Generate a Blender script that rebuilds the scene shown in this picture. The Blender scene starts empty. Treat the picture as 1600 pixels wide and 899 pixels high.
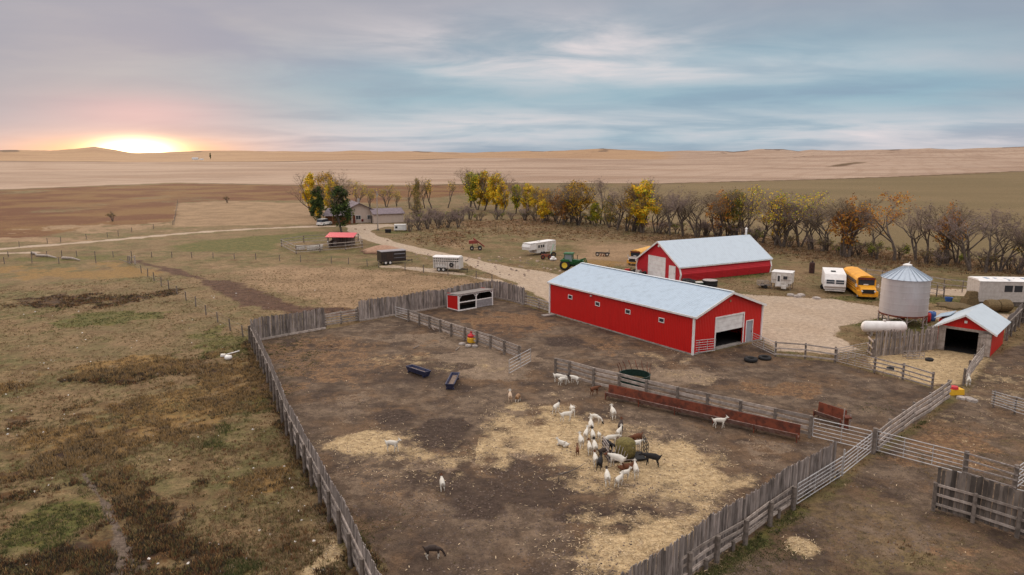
import bpy, math, random
import numpy as np
from mathutils import Vector, Matrix
R=math.radians
random.seed(7); RNG=np.random.default_rng(7)
scene=bpy.context.scene; COL=scene.collection
# ------------------------------------------------------------------ camera
F_PX, HOR, CAM_H = 1130.0, 239.0, 19.0
PITCH=math.atan((449.5-HOR)/F_PX)
cam=bpy.data.cameras.new('camera'); camo=bpy.data.objects.new('camera',cam); COL.objects.link(camo)
camo.location=(0,0,CAM_H); camo.rotation_euler=(R(90)-PITCH,0,0)
cam.sensor_width=36; cam.lens=F_PX/1600*36; cam.clip_start=0.5; cam.clip_end=30000
scene.camera=camo
# ------------------------------------------------------------------ exposure
vs=scene.view_settings; vs.view_transform='Standard'; vs.look='None'; vs.gamma=1; vs.exposure=0.24
vs.use_curve_mapping=False
# ------------------------------------------------------------------ sun (low, behind cloud, ahead and to the left)
SUN_AZ=math.atan((224-800)/F_PX/1.02); SUN_EL=R(4.0)
sl=bpy.data.lights.new('sun','SUN'); sl.energy=1.25; sl.angle=R(18); sl.color=(1.0,0.74,0.50)
so=bpy.data.objects.new('sun',sl); COL.objects.link(so)
sd=Vector((math.sin(SUN_AZ)*math.cos(R(9)),math.cos(SUN_AZ)*math.cos(R(9)),math.sin(R(9))))
so.rotation_euler=sd.to_track_quat('Z','Y').to_euler()
# ------------------------------------------------------------------ sky
w=bpy.data.worlds.new('World'); scene.world=w; w.use_nodes=True
nt=w.node_tree; nt.nodes.clear()
class NG:
    """small helper for node graphs"""
    def __init__(s,nt): s.nt=nt
    def n(s,t,**k):
        x=s.nt.nodes.new(t)
        for a,b in k.items(): setattr(x,a,b)
        return x
    def put(s,sock,v):
        if v is None: return
        if isinstance(v,(int,float)): sock.default_value=v
        elif isinstance(v,tuple):
            sock.default_value=v if len(v)==len(sock.default_value) else tuple(v)+(1,)
        else: s.nt.links.new(v,sock)
    def m(s,op,a,b=None,c=None,clamp=False):
        x=s.n('ShaderNodeMath',operation=op,use_clamp=clamp); s.put(x.inputs[0],a); s.put(x.inputs[1],b)
        if c is not None: s.put(x.inputs[2],c)
        return x.outputs[0]
    def vm(s,op,a,b=None):
        x=s.n('ShaderNodeVectorMath',operation=op); s.put(x.inputs[0],a); s.put(x.inputs[1],b)
        return x.outputs[1] if op in('DOT_PRODUCT','LENGTH') else x.outputs[0]
    def comb(s,a,b,c):
        x=s.n('ShaderNodeCombineXYZ'); [s.put(x.inputs[i],q) for i,q in enumerate((a,b,c))]; return x.outputs[0]
    def sep(s,v):
        x=s.n('ShaderNodeSeparateXYZ'); s.put(x.inputs[0],v); return x.outputs
    def mix(s,f,a,b,bt='MIX'):
        x=s.n('ShaderNodeMixRGB',blend_type=bt); s.put(x.inputs[0],f); s.put(x.inputs[1],a); s.put(x.inputs[2],b); return x.outputs[0]
    def noise(s,v,scale,detail=3,rough=.55,dist=0,dim='3D'):
        x=s.n('ShaderNodeTexNoise',noise_dimensions=dim); s.put(x.inputs['Vector'],v); x.inputs['Scale'].default_value=scale
        x.inputs['Detail'].default_value=detail; x.inputs['Roughness'].default_value=rough; x.inputs['Distortion'].default_value=dist
        return x.outputs[0]
    def ss(s,v,a,b):
        x=s.n('ShaderNodeMapRange',interpolation_type='SMOOTHSTEP'); s.put(x.inputs[0],v); x.inputs[1].default_value=a; x.inputs[2].default_value=b
        return x.outputs[0]
    def attr(s,name):
        x=s.n('ShaderNodeAttribute'); x.attribute_name=name; return x.outputs['Fac']
    def gauss(s,a,a0,sa,b,b0,sb):
        u=s.m('DIVIDE',s.m('SUBTRACT',a,a0),sa); v=s.m('DIVIDE',s.m('SUBTRACT',b,b0),sb)
        q=s.m('ADD',s.m('MULTIPLY',u,u),s.m('MULTIPLY',v,v)); return s.m('EXPONENT',s.m('MULTIPLY',q,-1.0))
g=NG(nt)
tc=g.n('ShaderNodeTexCoord'); D=g.vm('NORMALIZE',tc.outputs['Generated'])
sx,sy,sz=g.sep(D)[:3]
az=g.m('ARCTAN2',sx,sy)                      # azimuth, radians, 0 straight ahead
el=g.m('ARCSINE',sz)
sky=g.n('ShaderNodeTexSky',sky_type='NISHITA'); sky.sun_disc=False; sky.sun_elevation=SUN_EL; sky.sun_rotation=SUN_AZ
sky.air_density=1.2; sky.dust_density=2.0
skyc=sky.outputs[0]
den=g.m('ADD',g.m('ABSOLUTE',sz),0.095)
PX=g.m('DIVIDE',sx,den); PY=g.m('DIVIDE',sy,den)
cp=g.comb(PX,g.m('MULTIPLY',PY,1.25),0.0)
n1=g.noise(cp,0.42,5,.52,.6); n2=g.noise(g.comb(g.m('ADD',PX,37.0),g.m('MULTIPLY',PY,1.4),5.0),0.16,4,.5,.4)
n3=g.noise(cp,1.1,5,.58,.6)
cl=g.m('ADD',g.m('MULTIPLY',n1,0.72),g.m('MULTIPLY',n3,0.28))
TEAL=(0.20,0.39,0.49); LAV=(0.285,0.315,0.385); PINKW=(0.70,0.65,0.665)
def px_az(x): return math.atan((x-800)/F_PX)
def px_el(y): return math.atan((HOR-y)/F_PX)
gz=lambda x,wx,y,wy: g.gauss(az,px_az(x),wx/F_PX,el,px_el(y),wy/F_PX)
# cloud tone field: >0 pale, <0 teal/blue
teal=g.m('ADD',g.m('MULTIPLY',gz(1200,330,150,62),1.1),g.m('MULTIPLY',gz(560,300,150,60),0.75))
teal=g.m('ADD',teal,g.m('MULTIPLY',gz(1000,500,205,22),0.55))
teal=g.m('ADD',teal,g.m('MULTIPLY',g.ss(n2,.42,.62),.35),clamp=True)
base=g.mix(teal,LAV,TEAL)
pale=g.m('ADD',g.m('MULTIPLY',g.m('MULTIPLY',gz(850,230,82,42),g.ss(n3,.28,.70)),.85),g.m('MULTIPLY',gz(1100,330,120,24),0.5))
pale=g.m('ADD',pale,g.m('MULTIPLY',gz(1500,330,218,26),0.65))
pale=g.m('ADD',pale,g.m('MULTIPLY',gz(500,420,222,20),0.45))
pale=g.m('ADD',pale,g.m('MULTIPLY',gz(860,330,190,22),0.5))
pale=g.m('MULTIPLY',g.m('ADD',pale,0.10),g.m('ADD',0.45,g.m('MULTIPLY',g.ss(cl,.34,.70),1.0)),clamp=True)
base=g.mix(pale,base,PINKW)
# dark wisps
dk=g.m('MULTIPLY',g.ss(cl,.52,.34),0.32); base=g.mix(dk,base,(0.22,0.28,0.385))
dk2=g.m('MULTIPLY',g.m('ADD',gz(350,240,90,75),g.m('MULTIPLY',gz(1330,260,165,22),.8)),0.55); base=g.mix(g.m('MULTIPLY',dk2,g.ss(cl,.64,.42)),base,(0.23,0.28,0.40))
# sunset warmth
hz=g.m('MULTIPLY',g.gauss(az,px_az(200),.17,el,0.0,.024),0.85); base=g.mix(hz,base,(0.98,0.60,0.42))
pk=g.m('MULTIPLY',g.gauss(az,px_az(240),.10,el,px_el(185),.022),0.38); base=g.mix(pk,base,(0.85,0.50,0.52))
glow=g.gauss(az,px_az(222),.036,el,px_el(236),.0115); g2=g.gauss(az,px_az(215),.080,el,px_el(238),.0125)
base=g.mix(g.m('MULTIPLY',g2,.9),base,(1.5,0.78,0.26))
base=g.mix(g.m('MULTIPLY',glow,1.6,clamp=True),base,(3.2,2.6,1.5))
base=g.mix(g.ss(sz,.20,.40),base,(0.44,0.435,0.43))
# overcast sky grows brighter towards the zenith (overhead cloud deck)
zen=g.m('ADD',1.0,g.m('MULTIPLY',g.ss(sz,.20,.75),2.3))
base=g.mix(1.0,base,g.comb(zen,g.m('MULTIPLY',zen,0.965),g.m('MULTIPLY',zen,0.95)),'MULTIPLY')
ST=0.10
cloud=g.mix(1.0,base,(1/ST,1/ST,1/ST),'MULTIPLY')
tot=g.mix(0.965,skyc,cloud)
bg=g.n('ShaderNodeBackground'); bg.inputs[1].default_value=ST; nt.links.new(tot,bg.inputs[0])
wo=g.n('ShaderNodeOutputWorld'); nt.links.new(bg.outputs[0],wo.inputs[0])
# ------------------------------------------------------------------ pixel -> ground
def G(x,y,z=0.0):
    u=(x-800)/F_PX; v=(449.5-y)/F_PX
    d=(u, math.cos(PITCH)+v*math.sin(PITCH), -math.sin(PITCH)+v*math.cos(PITCH))
    t=(z-CAM_H)/d[2]; return Vector((d[0]*t,d[1]*t,z))
def PY_(X,Y,Z):
    z=Z-CAM_H; fw=Y*math.cos(PITCH)-z*math.sin(PITCH); up=Y*math.sin(PITCH)+z*math.cos(PITCH); return 449.5-F_PX*up/fw
def HT(p,y):
    """height above point p whose top is seen at row y"""
    lo,hi=0.0,30.0
    for _ in range(40):
        m=(lo+hi)/2
        if PY_(p.x,p.y,m)>y: lo=m
        else: hi=m
    return lo
def ang(a,b): return math.atan2(b.y-a.y,b.x-a.x)
# ------------------------------------------------------------------ materials
MATS={}
def mat(name,c,rough=.8,metal=0.0,var=.12,nscale=3.0,c2=None,bump=0.0,bscale=20.0,tint=0.0,spec=.3,build=None,trans=0.0,streak=None):
    if name in MATS: return MATS[name]
    m=bpy.data.materials.new(name); m.use_nodes=True; t=m.node_tree; t.nodes.clear(); g=NG(t)
    out=g.n('ShaderNodeOutputMaterial'); b=g.n('ShaderNodeBsdfPrincipled'); t.links.new(b.outputs[0],out.inputs[0])
    b.inputs['Roughness'].default_value=rough; b.inputs['Metallic'].default_value=metal; b.inputs['Specular IOR Level'].default_value=spec
    tcn=g.n('ShaderNodeTexCoord'); oc=tcn.outputs['Object']; v=oc
    if streak: 
        mp=g.n('ShaderNodeMapping'); mp.inputs['Scale'].default_value=streak; t.links.new(oc,mp.inputs[0]); v=mp.outputs[0]
    if build: col=build(g,v,b)
    else:
        f=g.noise(v,nscale,4,.6)
        c2=c2 or tuple(q*(1-2.2*var) for q in c)
        col=g.mix(g.ss(f,.35,.68),c,c2)
        oi=g.n('ShaderNodeObjectInfo')
        col=g.mix(1.0,col,g.m('ADD',1-var*.7,g.m('MULTIPLY',oi.outputs['Random'],var*1.4)),'MULTIPLY') if var>0 else col
    if tint>0:
        a=g.attr('tint'); k=g.m('ADD',1.0-tint,g.m('MULTIPLY',a,2*tint)); col=g.mix(1.0,col,g.comb(k,k,k),'MULTIPLY')
    g.put(b.inputs['Base Color'],col)
    if bump>0:
        bn=g.n('ShaderNodeBump'); bn.inputs['Strength'].default_value=bump; bn.inputs['Distance'].default_value=.03
        g.put(bn.inputs['Height'],g.noise(v,bscale,3,.6)); t.links.new(bn.outputs[0],b.inputs['Normal'])
    if trans>0:
        tr=g.n('ShaderNodeBsdfTranslucent'); g.put(tr.inputs[0],col); ms=g.n('ShaderNodeMixShader'); ms.inputs[0].default_value=trans
        t.links.new(b.outputs[0],ms.inputs[1]); t.links.new(tr.outputs[0],ms.inputs[2]); t.links.new(ms.outputs[0],out.inputs[0])
    MATS[name]=m; return m
def corr(c,axis=0,pitch=.23,depth=.6,dirt=.10,rough=.45,horizontal=False):
    """ribbed metal sheet: procedural ribs as bump, darker colour in the grooves, slight fading"""
    def f(g,v,b):
        s=g.sep(v); q=s[2] if horizontal else s[axis]
        ph=g.m('MULTIPLY',q,2*math.pi/pitch); r=g.m('SINE',ph); r=g.ss(r,-.2,1.0)
        bn=g.n('ShaderNodeBump'); bn.inputs['Strength'].default_value=depth; bn.inputs['Distance'].default_value=.025
        g.put(bn.inputs['Height'],r); g.nt.links.new(bn.outputs[0],b.inputs['Normal'])
        n=g.noise(g.vm('MULTIPLY',v,(1.0,1.0,.35)),1.6,5,.65); n2=g.noise(v,9,3,.6)
        col=g.mix(g.m('MULTIPLY',g.ss(n,.40,.72),dirt*3.2,clamp=True),c,tuple(q*.66 for q in c))
        col=g.mix(g.m('MULTIPLY',g.ss(n2,.52,.75),dirt),col,tuple(min(1,q*1.25+.03) for q in c))
        return g.mix(g.m('MULTIPLY',g.ss(r,.35,.0),.16),col,tuple(q*.75 for q in c))
    return f
def M_(k):
    return {
    'wood':lambda:mat('weathered_wood',(.28,.235,.215),.9,c2=(.135,.11,.098),nscale=4,tint=.42,bump=.4,bscale=12,var=.1,streak=(1,1,.25)),
    'rail':lambda:mat('grey_rail_wood',(.40,.335,.295),.9,c2=(.25,.20,.17),nscale=3,tint=.3,bump=.3,var=.08),
    'darkwood':lambda:mat('dark_weathered_wood',(.17,.138,.118),.9,c2=(.075,.06,.052),nscale=3,tint=.55,bump=.4,var=.1,streak=(1,1,.25)),
    'post':lambda:mat('post_wood',(.21,.17,.145),.9,c2=(.11,.088,.075),nscale=4,bump=.3,var=.15),
    'pipe':lambda:mat('galvanised_pipe',(.54,.52,.52),.42,metal=.35,c2=(.38,.35,.34),nscale=5,var=.08),
    'pipe_old':lambda:mat('dull_pipe',(.40,.35,.33),.55,metal=.2,c2=(.24,.19,.17),nscale=5,var=.08),
    'white':lambda:mat('white_paint',(.78,.75,.73),.5,var=.05,nscale=1.5,c2=(.66,.62,.60)),
    'dirtywhite':lambda:mat('aged_white_panel',(.66,.62,.58),.55,var=.06,nscale=2,c2=(.44,.39,.35)),
    'black':lambda:mat('black_part',(.018,.017,.018),.6,var=.05),
    'void':lambda:mat('dark_interior',(.012,.010,.010),.9,var=0.0),  # near-black colour stands in for shade inside buildings and the stock trailer
    'glass':lambda:mat('dark_glass',(.03,.035,.045),.12,var=0.02,spec=.6),
    'rust':lambda:mat('rusted_steel',(.20,.052,.026),.8,c2=(.085,.028,.018),nscale=2.5,var=.1,bump=.2),
    'tyre':lambda:mat('tyre_rubber',(.022,.021,.022),.85,var=.05),
    'rim':lambda:mat('pale_rim',(.62,.60,.58),.4,metal=.3,var=.05),
    'hay':lambda:mat('hay',(.17,.115,.055),.95,c2=(.085,.058,.03),nscale=9,bump=.8,bscale=30,var=.1),
    'concrete':lambda:mat('concrete',(.33,.29,.26),.9,c2=(.22,.19,.17),nscale=2,var=.1),
    'straw':lambda:mat('straw_pale',(.46,.34,.20),.95,c2=(.30,.21,.11),nscale=7,bump=.5,var=.1),
    'stone':lambda:mat('field_stone',(.42,.36,.32),.9,c2=(.24,.20,.18),nscale=3,bump=.4,var=.2),
    }[k]()
# ------------------------------------------------------------------ mesh builder
class MB:
    def __init__(s): s.v=[]; s.f=[]; s.m=[]; s.t=[]
    def add(s,vs,fs,mi=0,t=None):
        b=len(s.v); s.v.extend([tuple(x) for x in vs]); t=random.random() if t is None else t
        for q in fs: s.f.append(tuple(b+i for i in q)); s.m.append(mi); s.t.append(t)
    def poly(s,*pts,mi=0,t=None): s.add(pts,[tuple(range(len(pts)))],mi,t)
    def box(s,x0,x1,y0,y1,z0,z1,mi=0,t=None,taper=0):
        k=taper
        s.add([(x0,y0,z0),(x1,y0,z0),(x1,y1,z0),(x0,y1,z0),(x0+k,y0+k,z1),(x1-k,y0+k,z1),(x1-k,y1-k,z1),(x0+k,y1-k,z1)],
              [(0,3,2,1),(4,5,6,7),(0,1,5,4),(1,2,6,5),(2,3,7,6),(3,0,4,7)],mi,t)
    def bar(s,a,b,wd,ht,mi=0,t=None):
        a=Vector(a);b=Vector(b); d=(b-a); 
        if d.length<1e-6: return
        d.normalize(); sd=d.cross(Vector((0,0,1))); sd=Vector((1,0,0)) if sd.length<1e-3 else sd.normalized(); up=sd.cross(d).normalized()
        q=[p+sd*wd/2*i+up*ht/2*j for p in(a,b) for i,j in((-1,-1),(1,-1),(1,1),(-1,1))]
        s.add(q,[(0,1,2,3),(7,6,5,4),(0,4,5,1),(1,5,6,2),(2,6,7,3),(3,7,4,0)],mi,t)
    def tube(s,pts,rs,n=6,mi=0,t=None,cap=True):
        pts=[Vector(p) for p in pts]; rs=[rs]*len(pts) if isinstance(rs,(int,float)) else rs; vs=[];fs=[]
        for i,p in enumerate(pts):
            d=(pts[min(i+1,len(pts)-1)]-pts[max(i-1,0)]); d=d.normalized() if d.length>1e-9 else Vector((0,0,1))
            a=Vector((0,0,1)) if abs(d.z)<.9 else Vector((1,0,0)); u=d.cross(a).normalized(); w_=d.cross(u)
            for k in range(n):
                th=2*math.pi*k/n; vs.append(p+(u*math.cos(th)+w_*math.sin(th))*rs[i])
        for i in range(len(pts)-1):
            for k in range(n): a=i*n+k;b=i*n+(k+1)%n; fs.append((a,b,b+n,a+n))
        if cap: fs.append(tuple(range(n))[::-1]); fs.append(tuple(range((len(pts)-1)*n,len(pts)*n)))
        s.add(vs,fs,mi,t)
    def lathe(s,prof,n=24,c=(0,0,0),axis='z',mi=0,t=.5,mod=None):
        vs=[];fs=[]
        for r,z in prof:
            for k in range(n):
                th=2*math.pi*k/n; rr=r*(mod(k) if mod else 1)
                p=(rr*math.cos(th),rr*math.sin(th),z)
                if axis=='y': p=(p[0],p[2],p[1])
                if axis=='x': p=(p[2],p[0],p[1])
                vs.append((p[0]+c[0],p[1]+c[1],p[2]+c[2]))
        for i in range(len(prof)-1):
            for k in range(n): a=i*n+k;b=i*n+(k+1)%n; fs.append((a,b,b+n,a+n))
        s.add(vs,fs,mi,t)
    def prism(s,prof,x0,x1,mi=0,t=None,axis='x',caps=True):
        """closed profile of (a,b) pairs swept along axis: x -> (a,b)=(y,z); y -> (x,z)"""
        n=len(prof); P=(lambda x,a,b:(x,a,b)) if axis=='x' else (lambda x,a,b:(a,x,b))
        vs=[P(x0,a,b) for a,b in prof]+[P(x1,a,b) for a,b in prof]
        fs=[(i,(i+1)%n,n+(i+1)%n,n+i) for i in range(n)]
        if caps: fs+=[tuple(range(n))[::-1],tuple(range(n,2*n))]
        s.add(vs,fs,mi,t)
    def build(s,name,mats,parent=None,smooth=False,loc=None,rz=0):
        me=bpy.data.meshes.new(name); me.from_pydata(s.v,[],s.f)
        mats=mats if isinstance(mats,(list,tuple)) else [mats]
        for m in mats: me.materials.append(m)
        me.polygons.foreach_set('material_index',s.m)
        a=me.attributes.new('tint','FLOAT','FACE'); a.data.foreach_set('value',s.t)
        if smooth: me.polygons.foreach_set('use_smooth',[True]*len(s.f))
        me.update(); o=bpy.data.objects.new(name,me); COL.objects.link(o)
        if parent: o.parent=parent
        if loc is not None: o.location=loc
        o.rotation_euler.z=rz
        return o
def tag(o,label=None,cat=None,group=None,kind=None):
    for k,v in(('label',label),('category',cat),('group',group),('kind',kind)):
        if v: o[k]=v
    return o
def thing(name,label,cat,loc=(0,0,0),rz=0,group=None):
    o=bpy.data.objects.new(name,None); o.empty_display_size=.5; COL.objects.link(o); o.location=loc; o.rotation_euler.z=rz
    return tag(o,label,cat,group)
def dup(root,loc,rz,label=None,group=None,sc=1.0,szc=None):
    r=root.copy(); COL.objects.link(r); r.location=loc; r.rotation_euler=(0,0,rz); r.scale=(sc,sc,szc or sc)
    if label: r['label']=label
    if group: r['group']=group
    for ch in list(root.children):
        c=ch.copy(); COL.objects.link(c); c.parent=r
        for gg in list(ch.children):
            d=gg.copy(); COL.objects.link(d); d.parent=c
    return r
def np_mesh(name,V,Fc,mats,mi=None,tint=None,smooth=False,parent=None):
    """V (n,3); Fc (m,k) constant face size"""
    me=bpy.data.meshes.new(name); n=len(V); m,k=Fc.shape
    me.vertices.add(n); me.vertices.foreach_set('co',np.asarray(V,dtype=np.float32).ravel())
    me.loops.add(m*k); me.loops.foreach_set('vertex_index',Fc.astype(np.int32).ravel())
    me.polygons.add(m); me.polygons.foreach_set('loop_start',np.arange(0,m*k,k,dtype=np.int32)); me.polygons.foreach_set('loop_total',np.full(m,k,dtype=np.int32))
    for q in mats: me.materials.append(q)
    if mi is not None: me.polygons.foreach_set('material_index',np.asarray(mi,dtype=np.int32))
    if tint is not None:
        a=me.attributes.new('tint','FLOAT','FACE'); a.data.foreach_set('value',np.asarray(tint,dtype=np.float32))
    me.update(calc_edges=True)
    if smooth: me.polygons.foreach_set('use_smooth',[True]*m)
    o=bpy.data.objects.new(name,me); COL.objects.link(o)
    if parent: o.parent=parent
    return o
# ================================================================== GROUND
def vnoise(x,y,seed=0):
    xi=np.floor(x).astype(np.int64); yi=np.floor(y).astype(np.int64); fx=x-xi; fy=y-yi
    fx=fx*fx*(3-2*fx); fy=fy*fy*(3-2*fy)
    def h(a,b):
        n=(a*374761393+b*668265263+seed*974634777)&0xFFFFFFFF
        n=((n^(n>>13))*1274126177)&0xFFFFFFFF; n=(n^(n>>16))&0xFFFFFFFF
        return n/4294967295.0
    return (h(xi,yi)*(1-fx)+h(xi+1,yi)*fx)*(1-fy)+(h(xi,yi+1)*(1-fx)+h(xi+1,yi+1)*fx)*fy
def fbm(x,y,s,o=4,seed=0):
    t=0;a=.5;n=0
    for i in range(o): t=t+a*vnoise(x/s*2**i+17.3*i,y/s*2**i-9.1*i,seed+i); n+=a; a*=.5
    return t/n
def sst(v,a,b): t=np.clip((v-a)/(b-a),0,1); return t*t*(3-2*t)
def W(pts): return np.array([[G(*p).x,G(*p).y] for p in pts])
def sdf_poly(X,Y,pts):
    """signed distance (positive inside) in metres"""
    P=W(pts); n=len(P); d=np.full(X.shape,1e18); c=np.zeros(X.shape,bool)
    for i in range(n):
        a=P[i];b=P[(i+1)%n]; ex,ey=b-a; wx=X-a[0];wy=Y-a[1]
        t=np.clip((wx*ex+wy*ey)/(ex*ex+ey*ey+1e-12),0,1); d=np.minimum(d,(wx-ex*t)**2+(wy-ey*t)**2)
        if abs(ey)>1e-12:
            cr=((a[1]>Y)!=(b[1]>Y))&(X<(b[0]-a[0])*(Y-a[1])/(b[1]-a[1])+a[0]); c^=cr
    d=np.sqrt(d); return np.where(c,d,-d)
def d_line(X,Y,pts):
    P=W(pts); d=np.full(X.shape,1e18)
    for a,b in zip(P[:-1],P[1:]):
        ex,ey=b-a; wx=X-a[0];wy=Y-a[1]; t=np.clip((wx*ex+wy*ey)/(ex*ex+ey*ey+1e-12),0,1); d=np.minimum(d,(wx-ex*t)**2+(wy-ey*t)**2)
    return np.sqrt(d)
def blob(X,Y,x,y,rx,ry):
    c=G(x,y); a=G(x+rx,y); b=G(x,y-ry); r1=abs(a.x-c.x); r2=abs(b.y-c.y)
    return 1-np.sqrt(((X-c.x)/r1)**2+((Y-c.y)/r2)**2)     # 1 centre, 0 edge
FIELD_EDGE=[(-900,318),(-400,309),(0,297),(270,286),(480,290),(640,290),(800,286),(1040,287),(1300,280),(1600,268),(2000,257),(2600,250)]
SKY=[(-600,237),(0,236.8),(40,236.2),(90,237),(125,235),(160,232.3),(190,235.5),(215,239.5),(260,239),(300,237.8),(350,236.6),(400,237),(520,238),(560,236.2),(600,237.6),(650,236.8),(720,239),(760,238.6),(820,236.6),(850,237.2),(900,235.2),(940,233.6),(985,235.8),(1030,238),(1060,236.6),(1100,236.6),(1140,238),(1180,234.8),(1215,234.6),(1240,236.8),(1262,235.2),(1300,236.8),(1400,235.2),(1440,234.4),(1480,235.8),(1540,234),(1600,232.8),(2200,234)]
RIDGE_A=np.array([math.atan((q[0]-800)/F_PX) for q in SKY]); RIDGE_H=np.array([19+(HOR-q[1])/F_PX*4300*math.sqrt(1+((q[0]-800)/F_PX)**2) for q in SKY])
def height(X,Y):
    r=np.hypot(X,Y)
    h=np.zeros_like(X)
    far=sst(r,420,1500)*(1-sst(r,3600,4300)*.6)
    h+=far*((fbm(X,Y*1.0,260,3,3)-.5)*5.5+(fbm(X,Y,620,3,8)-.5)*9+1.5)
    az_=np.arctan2(X,Y); ridge=np.interp(az_,RIDGE_A,RIDGE_H)+(fbm(az_*60,az_*0,1.0,3,4)-.5)*5
    k=sst(r,2300,4300)**1.6; h+=k*(ridge+1)*(1-sst(r,4350,5600)*.8)+sst(r,2000,2700)*(1-sst(r,3300,4100))*(fbm(X,Y,650,3,21)-.45)*16
    near=1-sst(r,200,420)
    h+=near*(fbm(X,Y,5.5,3,40)-.5)*.10*sst(r,20,28)
    h-=.02
    return h
ks=np.concatenate([np.arange(2.2,16,.28),np.arange(16,60,.75),np.arange(60,700,1.35)])
rad=np.sort(np.concatenate([CAM_H*F_PX/ks,[2,6,11,16,20,24,27],[12000,16000]]))
rad=rad[(rad<27.5)|(rad>28.5)]
an=np.concatenate([np.linspace(-R(44),R(44),880),np.linspace(R(44),R(316),90)[1:-1]])
RR,AA=np.meshgrid(rad,an,indexing='ij'); GX=RR*np.sin(AA); GY=RR*np.cos(AA)
GZ=height(GX,GY); nr,na=RR.shape
X=GX.ravel();Y=GY.ravel();r=np.hypot(X,Y)
V=np.stack([X,Y,GZ.ravel()],1)
idx=np.arange(nr*na).reshape(nr,na); nx=np.roll(idx,-1,axis=1)
Fq=np.stack([idx[:-1],nx[:-1],nx[1:],idx[1:]],-1).reshape(-1,4)[:, ::-1]
Z={}
def soft(sd,wd): return np.clip(.5+sd/wd,0,1)
na_=(fbm(X,Y,7,5,11)-.5)*1.0+(fbm(X,Y,1.8,3,13)-.5)*.55; nb_=(fbm(X,Y,22,4,12)-.5)
corral=[(398,533),(430,600),(470,675),(520,765),(590,870),(660,1000),(900,1000),(985,935),(1120,880),(1240,797),(1312,745),(1364,709),(1440,655),(1490,618),(1460,608),(1366,582),(1304,566),(1211,556),(1190,533),(1082,555),(861,490),(821,478),(768,465),(660,485),(559,505),(508,514)]
cor_sd=sdf_poly(X,Y,corral)
dirt=soft(cor_sd+na_*1.0,.8)
rightyard=[(1110,899),(1245,800),(1364,712),(1500,618),(1540,560),(1600,530),(1800,520),(1900,1000),(1050,1000)]
ry=sdf_poly(X,Y,rightyard); dirt=np.maximum(dirt,soft(ry,1.5)*np.clip(.72+nb_*1.2,0,1))
shedyard=[(1340,562),(1372,556),(1458,546),(1540,548),(1548,560),(1505,602),(1455,604),(1366,580)]
sy_=sdf_poly(X,Y,shedyard); dirt=np.maximum(dirt,soft(sy_,1))
for b in ((705,480,60,14),(830,500,60,25)): pass
Z['dirt']=dirt
grav=sdf_poly(X,Y,[(540,352),(562,350),(600,350),(640,352),(640,354),(600,355),(578,360),(590,368),(615,377),(675,392),(730,402),(800,418),(850,424),(880,432),(1000,438),(1062,450),(1130,456),(1180,461),(1240,464),(1300,467),(1340,473),(1380,480),(1460,484),(1580,492),(1700,498),(1700,506),(1560,502),(1470,499),(1370,497),(1312,510),(1300,525),(1345,546),(1300,552),(1215,548),(1190,528),(1000,480),(868,478),(840,462),(800,441),(722,409),(625,391),(562,373),(545,362)])
grav=soft(grav+na_*1.5,1.2)
dl=d_line(X,Y,[(-300,412),(0,389),(120,380),(240,369),(340,361),(430,356),(500,354),(560,353)]); grav=np.maximum(grav,soft(1.7-dl+na_,.9))
dl=d_line(X,Y,[(600,416),(660,421),(720,429),(780,440),(830,452)]); grav=np.maximum(grav,soft(1.2-dl+na_*3,1.5)*.8)
dl=d_line(X,Y,[(-200,402),(0,396),(48,395)]); grav=np.maximum(grav,soft(1.2-dl+na_*2,1.5)*.8)
gp=sdf_poly(X,Y,[(1380,448),(1527,452),(1527,464),(1450,460),(1380,455)]); grav=np.maximum(grav,soft(gp+na_*2,1.5)*.9)
Z['gravel']=grav
straw=sdf_poly(X,Y,[(745,632),(850,645),(910,652),(965,692),(1060,688),(1115,708),(1148,745),(1142,800),(1095,840),(1060,868),(1010,890),(905,872),(868,848),(905,835),(1000,842),(1050,805),(1062,775),(1000,775),(935,768),(880,738),(850,712),(800,700),(745,728),(690,728),(640,722),(575,712),(520,695),(545,672),(600,672),(640,690),(700,700),(745,680),(760,655)])
Z['straw']=np.maximum.reduce([soft(straw+na_*5.5,5)*.95*np.where(X<G(745,700).x,.52,1),np.clip(blob(X,Y,1252,850,38,26)*2+na_*2,0,1),np.clip(blob(X,Y,505,868,38,36)*1.6+na_*2,0,.8),
    np.clip(blob(X,Y,575,690,60,22)*1.3+na_*2,0,.8),np.clip(blob(X,Y,1090,590,60,18)*1.2+na_*3,0,.28),np.clip(blob(X,Y,1050,560,70,14)+na_*3,0,.28),
    np.clip(soft(sy_+na_,1.5)*.85,0,1),np.clip(blob(X,Y,1440,600,180,60)+na_*2.5,0,.35)*soft(ry,2),np.clip(blob(X,Y,830,640,90,25)+na_*3,0,.6),
    np.clip(blob(X,Y,630,560,60,14)+na_*2,0,.35),np.clip(blob(X,Y,705,572,90,14)*1.2+na_*2,0,.3)])
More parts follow.
